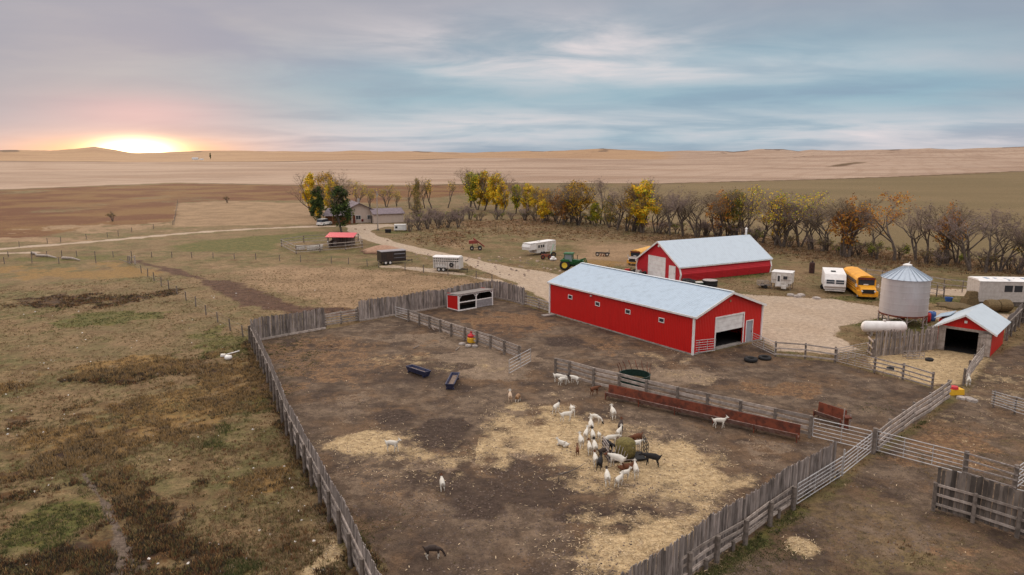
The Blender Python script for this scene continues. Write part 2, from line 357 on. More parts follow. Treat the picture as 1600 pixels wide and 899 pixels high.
mud=np.maximum.reduce([np.clip(blob(X,Y,700,668,70,34)*2.2+na_*2.5,0,1),np.clip(blob(X,Y,620,650,42,16)*2+na_*2.5,0,.8),np.clip(blob(X,Y,880,533,48,13)*2.5+na_*2,0,1),
    np.clip(blob(X,Y,650,590,90,34)*1.2+na_*2,0,.55),np.clip(blob(X,Y,830,760,150,60)*1.1+na_*3,0,.6),np.clip(blob(X,Y,890,740,40,10)*1.5+na_*3,0,.8),
    np.clip(blob(X,Y,1000,810,60,20)*1.5+na_*3,0,.7),np.clip(blob(X,Y,770,800,80,25)*1.5+na_*3,0,.7),np.clip(blob(X,Y,720,850,200,60)+na_*3,0,.4),
    np.clip(blob(X,Y,800,470,120,20)*.8+na_*3,0,.35),np.clip(blob(X,Y,1180,650,110,40)+na_*2,0,.35),np.clip(blob(X,Y,1080,800,60,40)+na_*3,0,.5),
    np.clip(blob(X,Y,780,520,60,14)+na_*3,0,.5)*soft(cor_sd,1),np.clip(blob(X,Y,1150,770,110,60)*.9+na_*2,0,.45)*soft(cor_sd,1)])
Z['mud']=mud
tr=d_line(X,Y,[(212,409),(260,420),(320,437),(400,468),(470,484),(560,488)]); rad_=1.1+2.6*np.exp(-((X-G(400,466).x)/9)**2)
Z['trail']=np.clip(soft(rad_*.85-tr+na_*4,2.4),0,1)*1.0
out=1-soft(cor_sd,.8)
weed=sdf_poly(X,Y,[(-80,745),(0,740),(95,700),(100,640),(215,578),(330,565),(372,600),(380,640),(400,720),(420,800),(430,860),(420,960),(200,1000),(-200,1000)])
Z['weed']=np.maximum.reduce([soft(weed+na_*9,9)*np.clip(.72+nb_*1.3+na_*1.6,0,.95),np.clip(blob(X,Y,110,470,110,12)+na_*3.5,0,.7),np.clip(blob(X,Y,40,660,60,25)+na_*3,0,.5),
     np.clip(blob(X,Y,170,590,120,18)*1.3+na_*3,0,.8),np.clip(blob(X,Y,270,455,40,8)+na_*3,0,.7),np.clip(blob(X,Y,500,540,60,14)+na_*3,0,.4)])*np.clip(1-np.clip(blob(X,Y,85,815,75,50)*3+na_*2,0,1),0,1)
Z['path']=np.clip(soft(.12-d_line(X,Y,[(130,740),(165,790),(185,830),(195,870),(175,900),(120,960)])+na_*1.2,.5),0,1)
Z['path']=np.maximum(Z['path'],np.clip(blob(X,Y,190,890,45,18)*1.4+na_*3,0,.6))
Z['path']=np.maximum(Z['path'],np.clip(soft(.9-d_line(X,Y,[(440,560),(455,640),(480,730),(510,830)])+na_*4,1)*0,0,1))
gold=np.maximum.reduce([np.clip(blob(X,Y,110,575,150,22)+na_*3.5,0,.9),np.clip(blob(X,Y,100,425,190,16)*1.2+na_*2,0,.7),np.clip(blob(X,Y,650,488,45,10)*1.6+na_*2,0,.8),
     np.clip(blob(X,Y,250,640,160,70)+na_*3.5,0,.55),np.clip(blob(X,Y,400,760,60,60)+na_*3,0,.6),np.clip(blob(X,Y,80,680,110,25)+na_*3,0,.6),np.clip(blob(X,Y,535,490,40,8)+na_*3,0,.7),
     np.clip(blob(X,Y,925,411,50,8)*1.6+na_*1.5,0,.7),np.clip(blob(X,Y,1420,745,90,14)+na_*3,0,.5)])
Z['gold']=gold*np.where(cor_sd>0,.6,1)
green=np.maximum.reduce([np.clip(blob(X,Y,85,815,72,48)*2+na_*2,0,.75),np.clip(blob(X,Y,150,500,90,16)*1.2+na_*2.5,0,.7),np.clip(blob(X,Y,370,530,100,26)+na_*2.5,0,.6),
     np.clip(blob(X,Y,440,600,28,45)*1.3+na_*3,0,.7),np.clip(blob(X,Y,395,640,40,70)+na_*3,0,.55),np.clip(blob(X,Y,590,825,60,30)+na_*2.5,0,.6),np.clip(soft(.9-d_line(X,Y,[(1100,899),(1180,860),(1250,800)])+na_*2,1),0,.9),
     np.clip(blob(X,Y,1200,860,120,36)*1.1+na_*3,0,.85),np.clip(blob(X,Y,1385,640,50,26)*1.3+na_*2.5,0,.75),np.clip(blob(X,Y,1455,668,32,12)*2+na_*2,0,.9),np.clip(blob(X,Y,1520,720,80,30)+na_*3,0,.5),
     np.clip(soft(sdf_poly(X,Y,[(250,385),(330,374),(440,366),(490,362),(520,372),(450,380),(420,392),(280,394)])+na_*5,5)*.85,0,1),
     np.clip(blob(X,Y,1150,428,60,9)*2+na_*1.5,0,.8),np.clip(blob(X,Y,1470,470,60,9)*2+na_*2,0,.8),np.clip(blob(X,Y,1340,468,90,8)*1.5+na_*2,0,.6),np.clip(blob(X,Y,1390,503,85,14)*1.4+na_*2,0,.75),
     np.clip(blob(X,Y,860,392,90,8)+na_*2,0,.5),np.clip(blob(X,Y,500,395,130,10)+na_*2,0,.4),np.clip(blob(X,Y,620,363,50,5)*1.5+na_*2,0,.7),np.clip(blob(X,Y,60,405,130,7)*1.3+na_*2,0,.6),
     np.clip(blob(X,Y,20,500,60,30)+na_*3,0,.5),np.clip(blob(X,Y,360,895,80,30)+na_*3,0,.5),np.clip(blob(X,Y,1610,770,50,30)*0+na_*0,0,0)])
Z['green']=green
# shelterbelt rough grass
belt=sdf_poly(X,Y,[(622,374),(640,352),(720,345),(900,338),(1000,345),(1100,355),(1300,380),(1600,415),(1900,440),(1900,470),(1600,436),(1400,424),(1300,414),(1200,400),(1000,375),(850,362),(760,372),(700,386)])
Z['rustgrass']=np.maximum.reduce([soft(belt+na_*8,8)*np.clip(.62+nb_*1.8,0,1)*np.where(X<G(800,360).x,.75,1),np.clip(blob(X,Y,705,368,60,9)+na_*2,0,.9),
      np.clip(blob(X,Y,880,362,200,9)+na_*2,0,.35)])
fe=sdf_poly(X,Y,FIELD_EDGE+[(4000,240.2),(-3000,240.2)])
beyond=soft(fe+nb_*8,5)
Z['pale']=beyond
brown=sdf_poly(X,Y,[(-900,319),(-400,310),(0,298),(270,287),(480,291),(640,291),(800,287),(860,300),(720,306),(600,319),(480,313),(350,313),(280,318),(270,350),(160,352),(60,370),(0,380),(-400,400)])
Z['brown']=soft(brown+nb_*10+na_*4,8)*np.clip(.85+nb_*1.5,0,1)
olive=sdf_poly(X,Y,[(860,300),(1040,288),(1300,281),(1600,269),(2000,258),(2600,251),(3000,420),(1900,440),(1600,415),(1300,380),(1100,355),(1000,345),(900,330)])
Z['olive']=soft(olive+nb_*3,5)
el_=np.minimum(d_line(X,Y,FIELD_EDGE),1e9)
Z['edge']=np.clip(soft(2.6+.004*r-el_+nb_*8,3+.002*r),0,1)*.9
azi=np.arctan2(X,Y)
rb1=np.interp(azi,[px_az(q) for q in(-200,0,280,430,560,800,970)],[1800,1780,1500,1500,1700,2100,2300]); gs=sst(r/rb1,1.0,1.04)*(1-sst(azi,px_az(960),px_az(1150)))*(.55+.6*fbm(X,Y,500,3,90))
for ln,wd_l in (([(1296,261),(1322,258),(1346,256.5)],3.5),([(1180,249),(1240,248),(1290,247)],1.5),([(1140,278),(1170,275)],1.0),([(1330,247),(1400,246)],1.4),([(300,262),(420,258)],.8),([(800,268),(870,267)],.8),([(980,262),(1060,261.5)],.9)):
    dl=d_line(X,Y,ln); Z['edge']=np.maximum(Z['edge'],np.clip(soft(wd_l*(r/300)*.9-dl+nb_*8,6+.008*r),0,1)*.7)
Z['goldfar']=np.clip(gs+0*r,0,1)
rb0=np.interp(azi,[px_az(q) for q in(-200,0,280,430,560,800,970)],[1800,1780,1500,1500,1700,2100,2300]); bandl=np.exp(-((r-rb0)/(rb0**2/21470*.42))**2)*sst(-azi,-px_az(1030),-px_az(940))*sst(fbm(X,Y,260,2,77),.30,.45)
dh=sst(fbm(azi*40,r/500,1.0,3,31)+.25*sst(r,3700,4200),.62,.80)*sst(r,2900,3800)*.8
Z['darkhill']=np.clip(np.maximum(dh*.85,bandl),0,1)
Z['tan']=np.maximum.reduce([soft(sdf_poly(X,Y,[(278,318),(350,314),(480,318),(560,330),(560,348),(430,352),(270,355)])+na_*4,4)*.9,
    soft(sdf_poly(X,Y,[(215,408),(400,408),(560,418),(740,436),(790,448),(700,455),(600,468),(560,490),(505,480),(330,432)])+na_*6,6)*np.clip(.55+nb_*2,0,.85),
    soft(sdf_poly(X,Y,[(640,372),(760,376),(860,366),(1000,380),(1200,404),(1300,418),(1300,440),(1240,455),(1130,445),(1000,425),(900,415),(820,405),(700,392)])+na_*5,6)*np.clip(.5+nb_*2,0,.8),
    np.clip(blob(X,Y,60,375,150,6)*1.5+na_*2,0,.8),np.clip(blob(X,Y,160,356,130,8)*1.3+na_*3,0,.7)])
Z['dust']=np.maximum.reduce([np.clip(blob(X,Y,760,565,110,32)*1.2+na_*2.5,0,.75),np.clip(blob(X,Y,640,528,110,16)*1.2+na_*2.5,0,.6),np.clip(blob(X,Y,1080,590,130,22)*1.2+na_*2.5,0,.8),np.clip(blob(X,Y,560,630,50,30)+na_*2.5,0,.5),
    np.clip(blob(X,Y,760,770,130,50)+na_*3,0,.45),np.clip(blob(X,Y,1200,700,90,30)+na_*3,0,.5),np.clip(blob(X,Y,1440,790,110,45)*1.2+na_*2.5,0,.6),np.clip(blob(X,Y,1150,640,120,40)*.8+na_*3,0,.4),np.clip(blob(X,Y,820,705,50,25)+na_*2.5,0,.6),
    np.clip(blob(X,Y,720,730,70,20)+na_*2.5,0,.6),np.clip(blob(X,Y,1390,800,130,60)*.9+na_*3,0,.5),np.clip(blob(X,Y,520,790,40,60)+na_*3,0,.4)])*(1-.8*(mud>.5))
Z['redsoil']=np.maximum.reduce([np.clip(blob(X,Y,800,503,110,22)*1.3+na_*3,0,.85),np.clip(blob(X,Y,950,545,60,14)+na_*3,0,.5),np.clip(blob(X,Y,1230,610,130,22)+na_*3,0,.6),np.clip(blob(X,Y,560,560,110,40)+na_*3,0,.5),
    np.clip(blob(X,Y,1500,690,110,30)+na_*3,0,.6),np.clip(blob(X,Y,1500,860,120,40)+na_*3,0,.6),np.clip(blob(X,Y,650,740,90,30)+na_*3,0,.35),np.clip(blob(X,Y,1400,720,70,14)+na_*3,0,.5)])
f1d=d_line(X,Y,[(405,533),(430,600),(470,675),(520,765),(590,870),(660,1000)])
Z['weed']=np.maximum(Z['weed'],np.clip((1.7-f1d)*.7+na_*1.8,0,.62)*out)
Z['rough']=np.clip(np.maximum(Z['weed'],Z['rustgrass']),0,1)
me=bpy.data.meshes.new('ground'); n=len(V)
me.vertices.add(n); me.vertices.foreach_set('co',V.astype(np.float32).ravel())
m_=len(Fq); me.loops.add(m_*4); me.loops.foreach_set('vertex_index',Fq.astype(np.int32).ravel())
me.polygons.add(m_); me.polygons.foreach_set('loop_start',np.arange(0,m_*4,4,dtype=np.int32)); me.polygons.foreach_set('loop_total',np.full(m_,4,dtype=np.int32))
me.update(calc_edges=True); me.polygons.foreach_set('use_smooth',[True]*m_)
for k,v in Z.items():
    a=me.attributes.new(k,'FLOAT','POINT'); a.data.foreach_set('value',np.asarray(v,dtype=np.float32))
ground=bpy.data.objects.new('ground',me); COL.objects.link(ground); tag(ground,kind='structure')
def zone_at(name,px,py):
    """nearest-vertex lookup of a zone weight at world points"""
    rr=np.hypot(px,py); aa=np.arctan2(px,py); i=np.clip(np.searchsorted(rad,rr),0,nr-1); j=np.clip(((aa+R(44))/(R(88))*879).round().astype(int),0,879)
    return Z[name].reshape(nr,na)[i,j]
def ground_z(px,py): return height(np.atleast_1d(np.array(px,float)),np.atleast_1d(np.array(py,float)))
# ---- ground material
gm=bpy.data.materials.new('ground_cover'); gm.use_nodes=True; t=gm.node_tree; t.nodes.clear(); g=NG(t)
go=g.n('ShaderNodeOutputMaterial'); gb=g.n('ShaderNodeBsdfPrincipled'); t.links.new(gb.outputs[0],go.inputs[0])
gb.inputs['Roughness'].default_value=.95; gb.inputs['Specular IOR Level'].default_value=.12
pos=g.n('ShaderNodeNewGeometry').outputs['Position']
f0=g.noise(pos,11,3,.65); f1=g.noise(pos,3.2,5,.68); f2=g.noise(pos,.75,5,.62); f3=g.noise(pos,.16,4,.6); f4=g.noise(pos,.035,4,.6)
f5=g.noise(g.vm('ADD',pos,(91.0,17.0,3.0)),.45,5,.65); f6=g.noise(g.vm('ADD',pos,(-31.0,57.0,3.0)),1.7,4,.7)
nz=g.m('ADD',g.m('ADD',g.m('MULTIPLY',f1,.35),g.m('MULTIPLY',f0,.2)),g.m('MULTIPLY',f2,.45))
def zmix(col,zone,c,k=.9,a=.34,b=.66,src=None):
    k=k*2.0
    f=g.m('ADD',g.attr(zone),g.m('MULTIPLY',g.m('SUBTRACT',src if src is not None else nz,.5),k)); f=g.ss(f,a,b)
    # keep fully-off zones off
    f=g.m('MULTIPLY',f,g.ss(g.attr(zone),.0,.08)); return g.mix(f,col,c)
def two(a,b,src,lo=.38,hi=.64): return g.mix(g.ss(src,lo,hi),a,b)
grass=two((.200,.140,.082),(.118,.102,.048),f3,.40,.60)
grass=g.mix(g.m('MULTIPLY',g.ss(f2,.48,.66),.6),grass,(.265,.185,.110))
grass=g.mix(g.m('MULTIPLY',g.ss(f5,.48,.66),.65),grass,(.105,.062,.036))
grass=g.mix(g.m('MULTIPLY',g.ss(f4,.45,.62),.45),grass,(.20,.135,.085))
grass=g.mix(g.m('MULTIPLY',g.ss(f1,.50,.66),.6),grass,(.075,.056,.030))
col=grass
col=zmix(col,'brown',two((.120,.054,.032),(.175,.100,.050),f4,.40,.60),.9)
col=zmix(col,'tan',two((.285,.195,.125),(.215,.145,.092),f3),.9)
col=zmix(col,'gold',two((.29,.185,.085),(.15,.095,.048),f6),1.3)
col=zmix(col,'green',two((.080,.082,.030),(.13,.108,.045),f2),1.3)
col=zmix(col,'rustgrass',two((.14,.082,.050),(.24,.155,.095),f2,.40,.66),1.3)
col=zmix(col,'weed',two((.046,.030,.023),(.095,.054,.028),f2,.42,.62),1.0)
col=zmix(col,'dirt',two(two((.095,.068,.051),(.165,.120,.088),f2,.40,.60),two((.135,.088,.058),(.060,.042,.033),f5,.40,.60),f3,.40,.60),.8)
col=zmix(col,'dust',two((.23,.17,.125),(.17,.125,.092),f2),1.3)
col=zmix(col,'redsoil',two((.135,.078,.050),(.22,.14,.085),f1),1.3)
col=zmix(col,'trail',two((.065,.036,.027),(.10,.058,.041),f2),1.0)
col=zmix(col,'path',two((.15,.115,.092),(.10,.075,.06),f1),1.0)
col=zmix(col,'mud',two((.045,.031,.025),(.075,.053,.042),f1),1.0)
stc=two((.47,.355,.225),(.30,.215,.13),f1,.38,.66)
col=zmix(col,'straw',stc,1.5,.30,.72,g.m('ADD',g.m('MULTIPLY',nz,.6),g.m('MULTIPLY',f5,.4)))
grc=two((.40,.315,.245),(.375,.29,.22),f3)
col=zmix(col,'gravel',grc,.6)
# far fields
wv=g.n('ShaderNodeTexWave',wave_type='BANDS',bands_direction='X'); wv.inputs['Scale'].default_value=.035; wv.inputs['Distortion'].default_value=6; wv.inputs['Detail'].default_value=2; wv.inputs['Detail Scale'].default_value=.4
rot=g.n('ShaderNodeVectorRotate'); g.put(rot.inputs['Vector'],g.vm('MULTIPLY',pos,(.25,.25,0.0))); rot.inputs['Angle'].default_value=.5; t.links.new(rot.outputs[0],wv.inputs['Vector'])
fb=g.noise(g.vm('MULTIPLY',pos,(.55,1.0,0.0)),.0050,5,.62,.6); fc=g.noise(g.vm('MULTIPLY',pos,(.4,1.0,0.0)),.014,5,.6,.5)  # stretched noise; its darker streaks paint shading bands of rolling ground
pl=two((.385,.285,.22),(.31,.225,.172),fb,.44,.58)
pl=g.mix(g.m('MULTIPLY',g.ss(fc,.50,.62),.60),pl,(.27,.18,.13))
pl=g.mix(g.m('MULTIPLY',g.ss(fb,.53,.60),.35),pl,(.25,.165,.12))
pl=g.mix(g.m('MULTIPLY',g.ss(wv.outputs[1],.80,.98),.30),pl,(.26,.175,.125))
col=zmix(col,'olive',two((.158,.118,.066),(.190,.138,.080),fc),.4)
col=zmix(col,'pale',pl,.3)
col=zmix(col,'goldfar',two((.37,.245,.155),(.31,.20,.13),fb),.2)
col=zmix(col,'darkhill',two((.155,.10,.072),(.12,.085,.062),fc),.5)
col=zmix(col,'edge',two((.10,.065,.042),(.17,.11,.065),f4),.6)
f00=g.noise(pos,27,2,.7); mc=g.m('ADD',.58,g.m('MULTIPLY',g.ss(g.m('ADD',g.m('MULTIPLY',g.m('ADD',f0,f00),.33),g.m('MULTIPLY',f6,.34)),.36,.64),.84)); col=g.mix(1.0,col,g.comb(mc,mc,mc),'MULTIPLY')
hs=g.n('ShaderNodeHueSaturation'); hs.inputs['Saturation'].default_value=1.12; hs.inputs['Value'].default_value=.93; g.put(hs.inputs['Color'],col); g.put(gb.inputs['Base Color'],hs.outputs[0])
bn=g.n('ShaderNodeBump'); bn.inputs['Strength'].default_value=.75; bn.inputs['Distance'].default_value=.12
g.put(bn.inputs['Height'],g.m('ADD',g.m('MULTIPLY',f1,.7),g.m('MULTIPLY',f6,.8))); t.links.new(bn.outputs[0],gb.inputs['Normal'])
me.materials.append(gm)
# ---- tufts, straw, clods, stones
def in_view(px,py,m=.75): return (np.abs(px)<(py*.72+3))
def scatter(N,r0,r1,p=1.0):
    """points with density ~ 1/r in the wedge ahead"""
    rr=r0*(r1/r0)**RNG.random(N); aa=(RNG.random(N)*2-1)*R(39); return rr*np.sin(aa),rr*np.cos(aa)
def tufts(name,px,py,hh,ww,nb,mats,mi,label,cat):
    n=len(px); pz=height(px,py); th=RNG.random((n,nb))*6.283; lean=RNG.random((n,nb))*.6
    bx=px[:,None]+np.cos(th)*ww[:,None]*.35*RNG.random((n,nb)); by=py[:,None]+np.sin(th)*ww[:,None]*.35*RNG.random((n,nb))
    ph=RNG.random((n,nb))*6.283; bw=ww[:,None]*(.05+.05*RNG.random((n,nb))); H=hh[:,None]*(.5+.6*RNG.random((n,nb)))
    z0=np.repeat(pz[:,None],nb,1)-.02
    A=np.stack([bx-np.cos(ph)*bw,by-np.sin(ph)*bw,z0],-1); B=np.stack([bx+np.cos(ph)*bw,by+np.sin(ph)*bw,z0],-1)
    C=np.stack([bx+np.cos(th)*lean*H*1.3,by+np.sin(th)*lean*H*1.3,z0+H],-1)
    Vv=np.stack([A,B,C],2).reshape(-1,3); Ff=np.arange(len(Vv)).reshape(-1,3)
    tint=RNG.random(len(Ff)); o=np_mesh(name,Vv,Ff,mats,np.repeat(mi,nb),tint); return tag(o,label,cat,kind='stuff')
gt=[mat('grass_tan',(.27,.195,.115),.95,var=0,tint=.35,trans=.25),mat('grass_olive',(.15,.13,.055),.95,var=0,tint=.4,trans=.25),
    mat('grass_rust',(.17,.085,.04),.95,var=0,tint=.4,trans=.2),mat('grass_dark',(.06,.045,.03),.95,var=0,tint=.4),mat('grass_green',(.075,.085,.03),.95,var=0,tint=.4,trans=.25),mat('grass_gold',(.30,.195,.085),.95,var=0,tint=.35,trans=.25)]
px,py=scatter(420000,27,125); cl_=fbm(px,py,1.2,3,61); cl2=fbm(px,py,4.0,3,62)
wd=zone_at('weed',px,py); dt=zone_at('dirt',px,py); gr=zone_at('green',px,py); gd=zone_at('gold',px,py); pa=zone_at('path',px,py); tl=zone_at('trail',px,py); gv=zone_at('gravel',px,py)
prob=np.clip(.30+.8*wd+.45*gr+.5*gd,0,1)*(1-.93*np.clip(dt-gr*.6-gd*.3,0,1))*(1-pa)*(1-tl*.8)*(1-gv)*sst(cl_,.26,.50)
k=RNG.random(len(px))<prob; px,py,wd,gr,gd,cl2,dt=[q[k] for q in(px,py,wd,gr,gd,cl2,dt)]
u=RNG.random(len(px)); mi=np.zeros(len(px),int)
mi[u>.5]=1; mi[(u>.8)]=2
s=(wd>.35); mi[s]=np.where(u[s]<.45,3,np.where(u[s]<.72,2,np.where(u[s]<.88,1,5)))
s=(gr>.3)&(wd<.5); mi[s]=np.where(u[s]<.5,4,np.where(u[s]<.85,1,0)); s=(gd>.35); mi[s]=np.where(u[s]<.5,5,np.where(u[s]<.8,0,3))
hh=(.06+.11*RNG.random(len(px)))*(1+.9*wd+.4*gd)*(.7+.8*cl2); hh=np.where(dt>.5,hh*.5,hh); ww=(.18+.25*RNG.random(len(px)))*(1+.5*wd)
tufts('pasture_grass',px,py,hh,ww,6,gt,mi,'short dry grass and dark weeds growing over the pasture','grass')
# rough tall grass in front of the trees
px,py=scatter(190000,75,260); rg=zone_at('rustgrass',px,py); k=RNG.random(len(px))<np.clip(rg,0,1)*.9; px,py=px[k],py[k]; u=RNG.random(len(px))
tufts('tall_grass',px,py,.18+.32*RNG.random(len(px)),.6+.4*u,7,gt,np.where(u<.62,0,np.where(u<.88,2,np.where(u<.92,3,5))),'tall rusty grass along the foot of the tree belt','grass')
# straw litter
px,py=scatter(110000,27,80); st=zone_at('straw',px,py); dt=zone_at('dirt',px,py)
k=RNG.random(len(px))<np.clip(st*.75*sst(fbm(px,py,.8,2,5),.35,.6)+.015*dt,0,1); px,py=px[k],py[k]; n=len(px)
th=RNG.random(n)*6.283; L=.04+.06*RNG.random(n); wd_=.008+.010*RNG.random(n); pz=height(px,py)+.012+.03*RNG.random(n)
c,s_=np.cos(th),np.sin(th)
Vv=np.stack([np.stack([px-c*L-s_*wd_,py-s_*L+c*wd_,pz],-1),np.stack([px-c*L+s_*wd_,py-s_*L-c*wd_,pz],-1),np.stack([px+c*L+s_*wd_,py+s_*L-c*wd_,pz+.03],-1),np.stack([px+c*L-s_*wd_,py+s_*L+c*wd_,pz+.03],-1)],1).reshape(-1,3)
o=np_mesh('straw_litter',Vv,np.arange(len(Vv)).reshape(-1,4),[mat('straw_litter',(.52,.39,.25),.95,var=0,tint=.4)],tint=RNG.random(n)); tag(o,'loose pale straw scattered over the corral floor','straw',kind='stuff')
def lumps(name,px,py,sz,mats,mi,label,cat):
    n=len(px); pz=height(px,py)
    base=np.array([[1,0,0],[.2,1,0],[-1,.3,0],[-.3,-1,0],[.1,.05,.8],[.5,.4,.55],[-.4,.1,.6]])
    F=np.array([[0,1,5],[1,2,6],[2,3,6],[3,0,4],[0,5,4],[5,1,4],[1,6,4],[6,3,4]])
    th=RNG.random(n)*6.283; c,s=np.cos(th)[:,None],np.sin(th)[:,None]; ax=.7+.6*RNG.random((n,1))
    bx=base[None,:,0]*sz[:,None]*ax; by=base[None,:,1]*sz[:,None]; bz=base[None,:,2]*sz[:,None]
    Vv=np.stack([px[:,None]+bx*c-by*s,py[:,None]+bx*s+by*c,pz[:,None]-.01+bz],-1).reshape(-1,3)
    Ff=(F[None]+7*np.arange(n)[:,None,None]).reshape(-1,3); o=np_mesh(name,Vv,Ff,mats,np.repeat(mi,8),np.repeat(RNG.random(n),8)); return tag(o,label,cat,kind='stuff')
px,py=scatter(60000,27,80); dt=zone_at('dirt',px,py)*(1-.6*zone_at('straw',px,py)); k=(RNG.random(len(px))<dt*.95)&(fbm(px,py,2.5,3,9)>.45); px,py=px[k],py[k]
lumps('soil_clods',px,py,.02+.06*RNG.random(len(px))**2,[mat('clod',(.115,.082,.066),.95,var=0,tint=.5)],np.zeros(len(px),int),'trampled clods of dirt and dung over the corral floor','soil')
px,py=scatter(1500,28,110); ok=(zone_at('dirt',px,py)<.5)&(zone_at('gravel',px,py)<.4)&(px<-5)&(fbm(px,py,5,2,15)>.52); px,py=px[ok],py[ok]
lumps('scattered_stones',px,py,.03+.09*RNG.random(len(px))**2,[mat('pale_pebble',(.55,.50,.46),.9,var=0,tint=.3)],np.zeros(len(px),int),'small pale stones strewn over the left pasture','stones')
# rubble and weeds along the driveway
px,py=scatter(9000,85,190); q=np.minimum(d_line(px,py,[(640,398),(700,404),(760,415),(800,425)])-1.5,np.minimum(d_line(px,py,[(790,402),(860,414),(910,425)]),d_line(px,py,[(900,425),(1000,433)]))); k=(q<3.2)&(RNG.random(len(px))<.6); px,py=px[k],py[k]
lumps('roadside_rubble',px,py,.10+.22*RNG.random(len(px)),[mat('rubble',(.24,.17,.13),.95,var=0,tint=.6)],np.zeros(len(px),int),'low rubble and weeds along the gravel driveway','rubble')
# ================================================================== BUILDINGS
RED=mat('red_metal_siding',(.56,.012,.010),.42,build=corr((.56,.012,.010),0,.23,.6,.10),spec=.35)
REDY=mat('red_metal_siding_end',(.56,.012,.010),.42,build=corr((.56,.012,.010),1,.23,.5,.05),spec=.35)
REDH=mat('red_lap_siding',(.52,.016,.025),.5,build=corr((.52,.016,.025),0,.22,1.0,.14,horizontal=True),spec=.3)
ROOF=mat('galvalume_roof',(.52,.57,.62),.38,metal=.0,build=corr((.38,.47,.57),0,.30,.8,.16),spec=.5)
ROOF2=mat('pale_steel_roof',(.52,.57,.60),.38,build=corr((.44,.51,.58),0,.40,.25,.10),spec=.5)
WHITE=M_('white')
def frame_loc(u_from,u_to):
    a=ang(u_from,u_to); return a
def quadwall(mb,x0,x1,y,z0,z1,holes=(),th=.12,axis='x',mi=0):
    """wall in plane y (or x) between x0..x1 with rectangular holes (a0,a1,b0,b1); built of butted boxes"""
    xs=sorted({x0,x1,*[h[0] for h in holes],*[h[1] for h in holes]}); 
    for a,b in zip(xs[:-1],xs[1:]):
        zs=[z0]; cols=sorted([h for h in holes if h[0]<=a+1e-6 and h[1]>=b-1e-6],key=lambda h:h[2]); z=z0
        for h in cols:
            if h[2]>z+1e-6: mb.box(*( (a,b,y,y+th) if axis=='x' else (y,y+th,a,b)),z,h[2],mi=mi,t=.5)
            z=h[3]
        if z<z1-1e-6: mb.box(*( (a,b,y,y+th) if axis=='x' else (y,y+th,a,b)),z,z1,mi=mi,t=.5)
def window(parent,cx,cz,w_,h_,y,out=-1,axis='x',mullion=True,glassmat=None,t=.09):
    f=MB(); o=out
    def bx(mb,a0,a1,b0,b1,c0,c1):
        if axis=='x': mb.box(a0,a1,min(b0,b1),max(b0,b1),c0,c1)
        else: mb.box(min(b0,b1),max(b0,b1),a0,a1,c0,c1)
    ya,yb=y+o*.05,y-o*.02
    bx(f,cx-w_/2-t,cx+w_/2+t,ya,yb,cz+h_/2,cz+h_/2+t); bx(f,cx-w_/2-t,cx+w_/2+t,ya,yb,cz-h_/2-t,cz-h_/2)
    bx(f,cx-w_/2-t,cx-w_/2,ya,yb,cz-h_/2,cz+h_/2); bx(f,cx+w_/2,cx+w_/2+t,ya,yb,cz-h_/2,cz+h_/2)
    if mullion: bx(f,cx-.02,cx+.02,y+o*.03,yb,cz-h_/2,cz+h_/2)
    fo=f.build('window',WHITE,parent); gl=MB(); bx(gl,cx-w_/2,cx+w_/2,y+o*.004,y+o*.02,cz-h_/2,cz+h_/2)
    gl.build('pane',glassmat or M_('glass'),fo); return fo
# ---------------- long red barn
A,B=G(861,490),G(1082,555); d=(A-B); Lb=22.3; th=math.atan2(d.y,d.x)  # local x from near corner B to far end A
Wb=10.2; Eb=3.75; Rb=5.55
# local frame: x = towards A, y = right-hand side negative -> use y from 0 to -Wb
br=thing('long_barn','long red metal barn with pale blue roof, four small windows and half-open overhead door','barn',B,th)
wl=MB(); wins=[3.15+i*0 for i in ()]
wx=[]
for q in((1034,505),(981.5,492),(934,480),(891,469.5)):
    best=min(np.linspace(0,Lb,400),key=lambda s:abs((lambda P:800+F_PX*P.x/(P.y*math.cos(PITCH)+(CAM_H-2.6)*math.sin(PITCH)))(B+Vector((math.cos(th)*s,math.sin(th)*s,0)))-q[0])); wx.append(best)
wl.box(0,Lb,-.12,0,.12,Eb,t=.5); side=wl.build('wall',RED,br)
w2=MB(); w2.box(0,Lb,-Wb,-Wb+.12,.12,Eb,t=.5); w2.build('wall',RED,br)
fd=MB()   # front gable at x=0..-.12 with door holes; y from -Wb to 0
D0,D1=-Wb+2.55,-Wb+5.95   # overhead door opening (y range)
def fy(px,z): # local y on front wall seen at column px
    best=min(np.linspace(-Wb,0,300),key=lambda s:abs((lambda P:800+F_PX*P.x/(P.y*math.cos(PITCH)+(CAM_H-z)*math.sin(PITCH)))(B+Vector((-math.sin(th)*s,math.cos(th)*s,0)))-px)); return best
D1,D0=fy(1118,1.5),fy(1160.5,1.5); m1,m0=fy(1165.5,1.2),fy(1175,1.2)
quadwall(fd,-Wb+.12,-.12,.0,.12,Eb,holes=[(D0,D1,.12,3.15),(m0,m1,.12,2.25)],axis='y',th=.12)
mid=-Wb/2; fd.prism([(-Wb+.003,Eb),(-.003,Eb),(mid,Rb-.05)],0.0,.12,t=.5); fd.build('wall',REDY,br)
bk=MB(); bk.box(Lb-.12,Lb,-Wb+.12,-.12,.12,Eb,t=.5); bk.prism([(-Wb+.003,Eb),(-.003,Eb),(mid,Rb-.05)],Lb-.12,Lb,t=.5); bk.build('wall',REDY,br)
fn=MB(); fn.box(-.03,Lb+.03,-Wb-.03,.03,-.1,.12); fn.build('foundation',M_('concrete'),br)
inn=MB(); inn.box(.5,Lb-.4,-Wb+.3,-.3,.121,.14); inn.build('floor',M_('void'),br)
rf=MB(); ov=.35; sl_=(Rb-Eb)/(Wb/2)
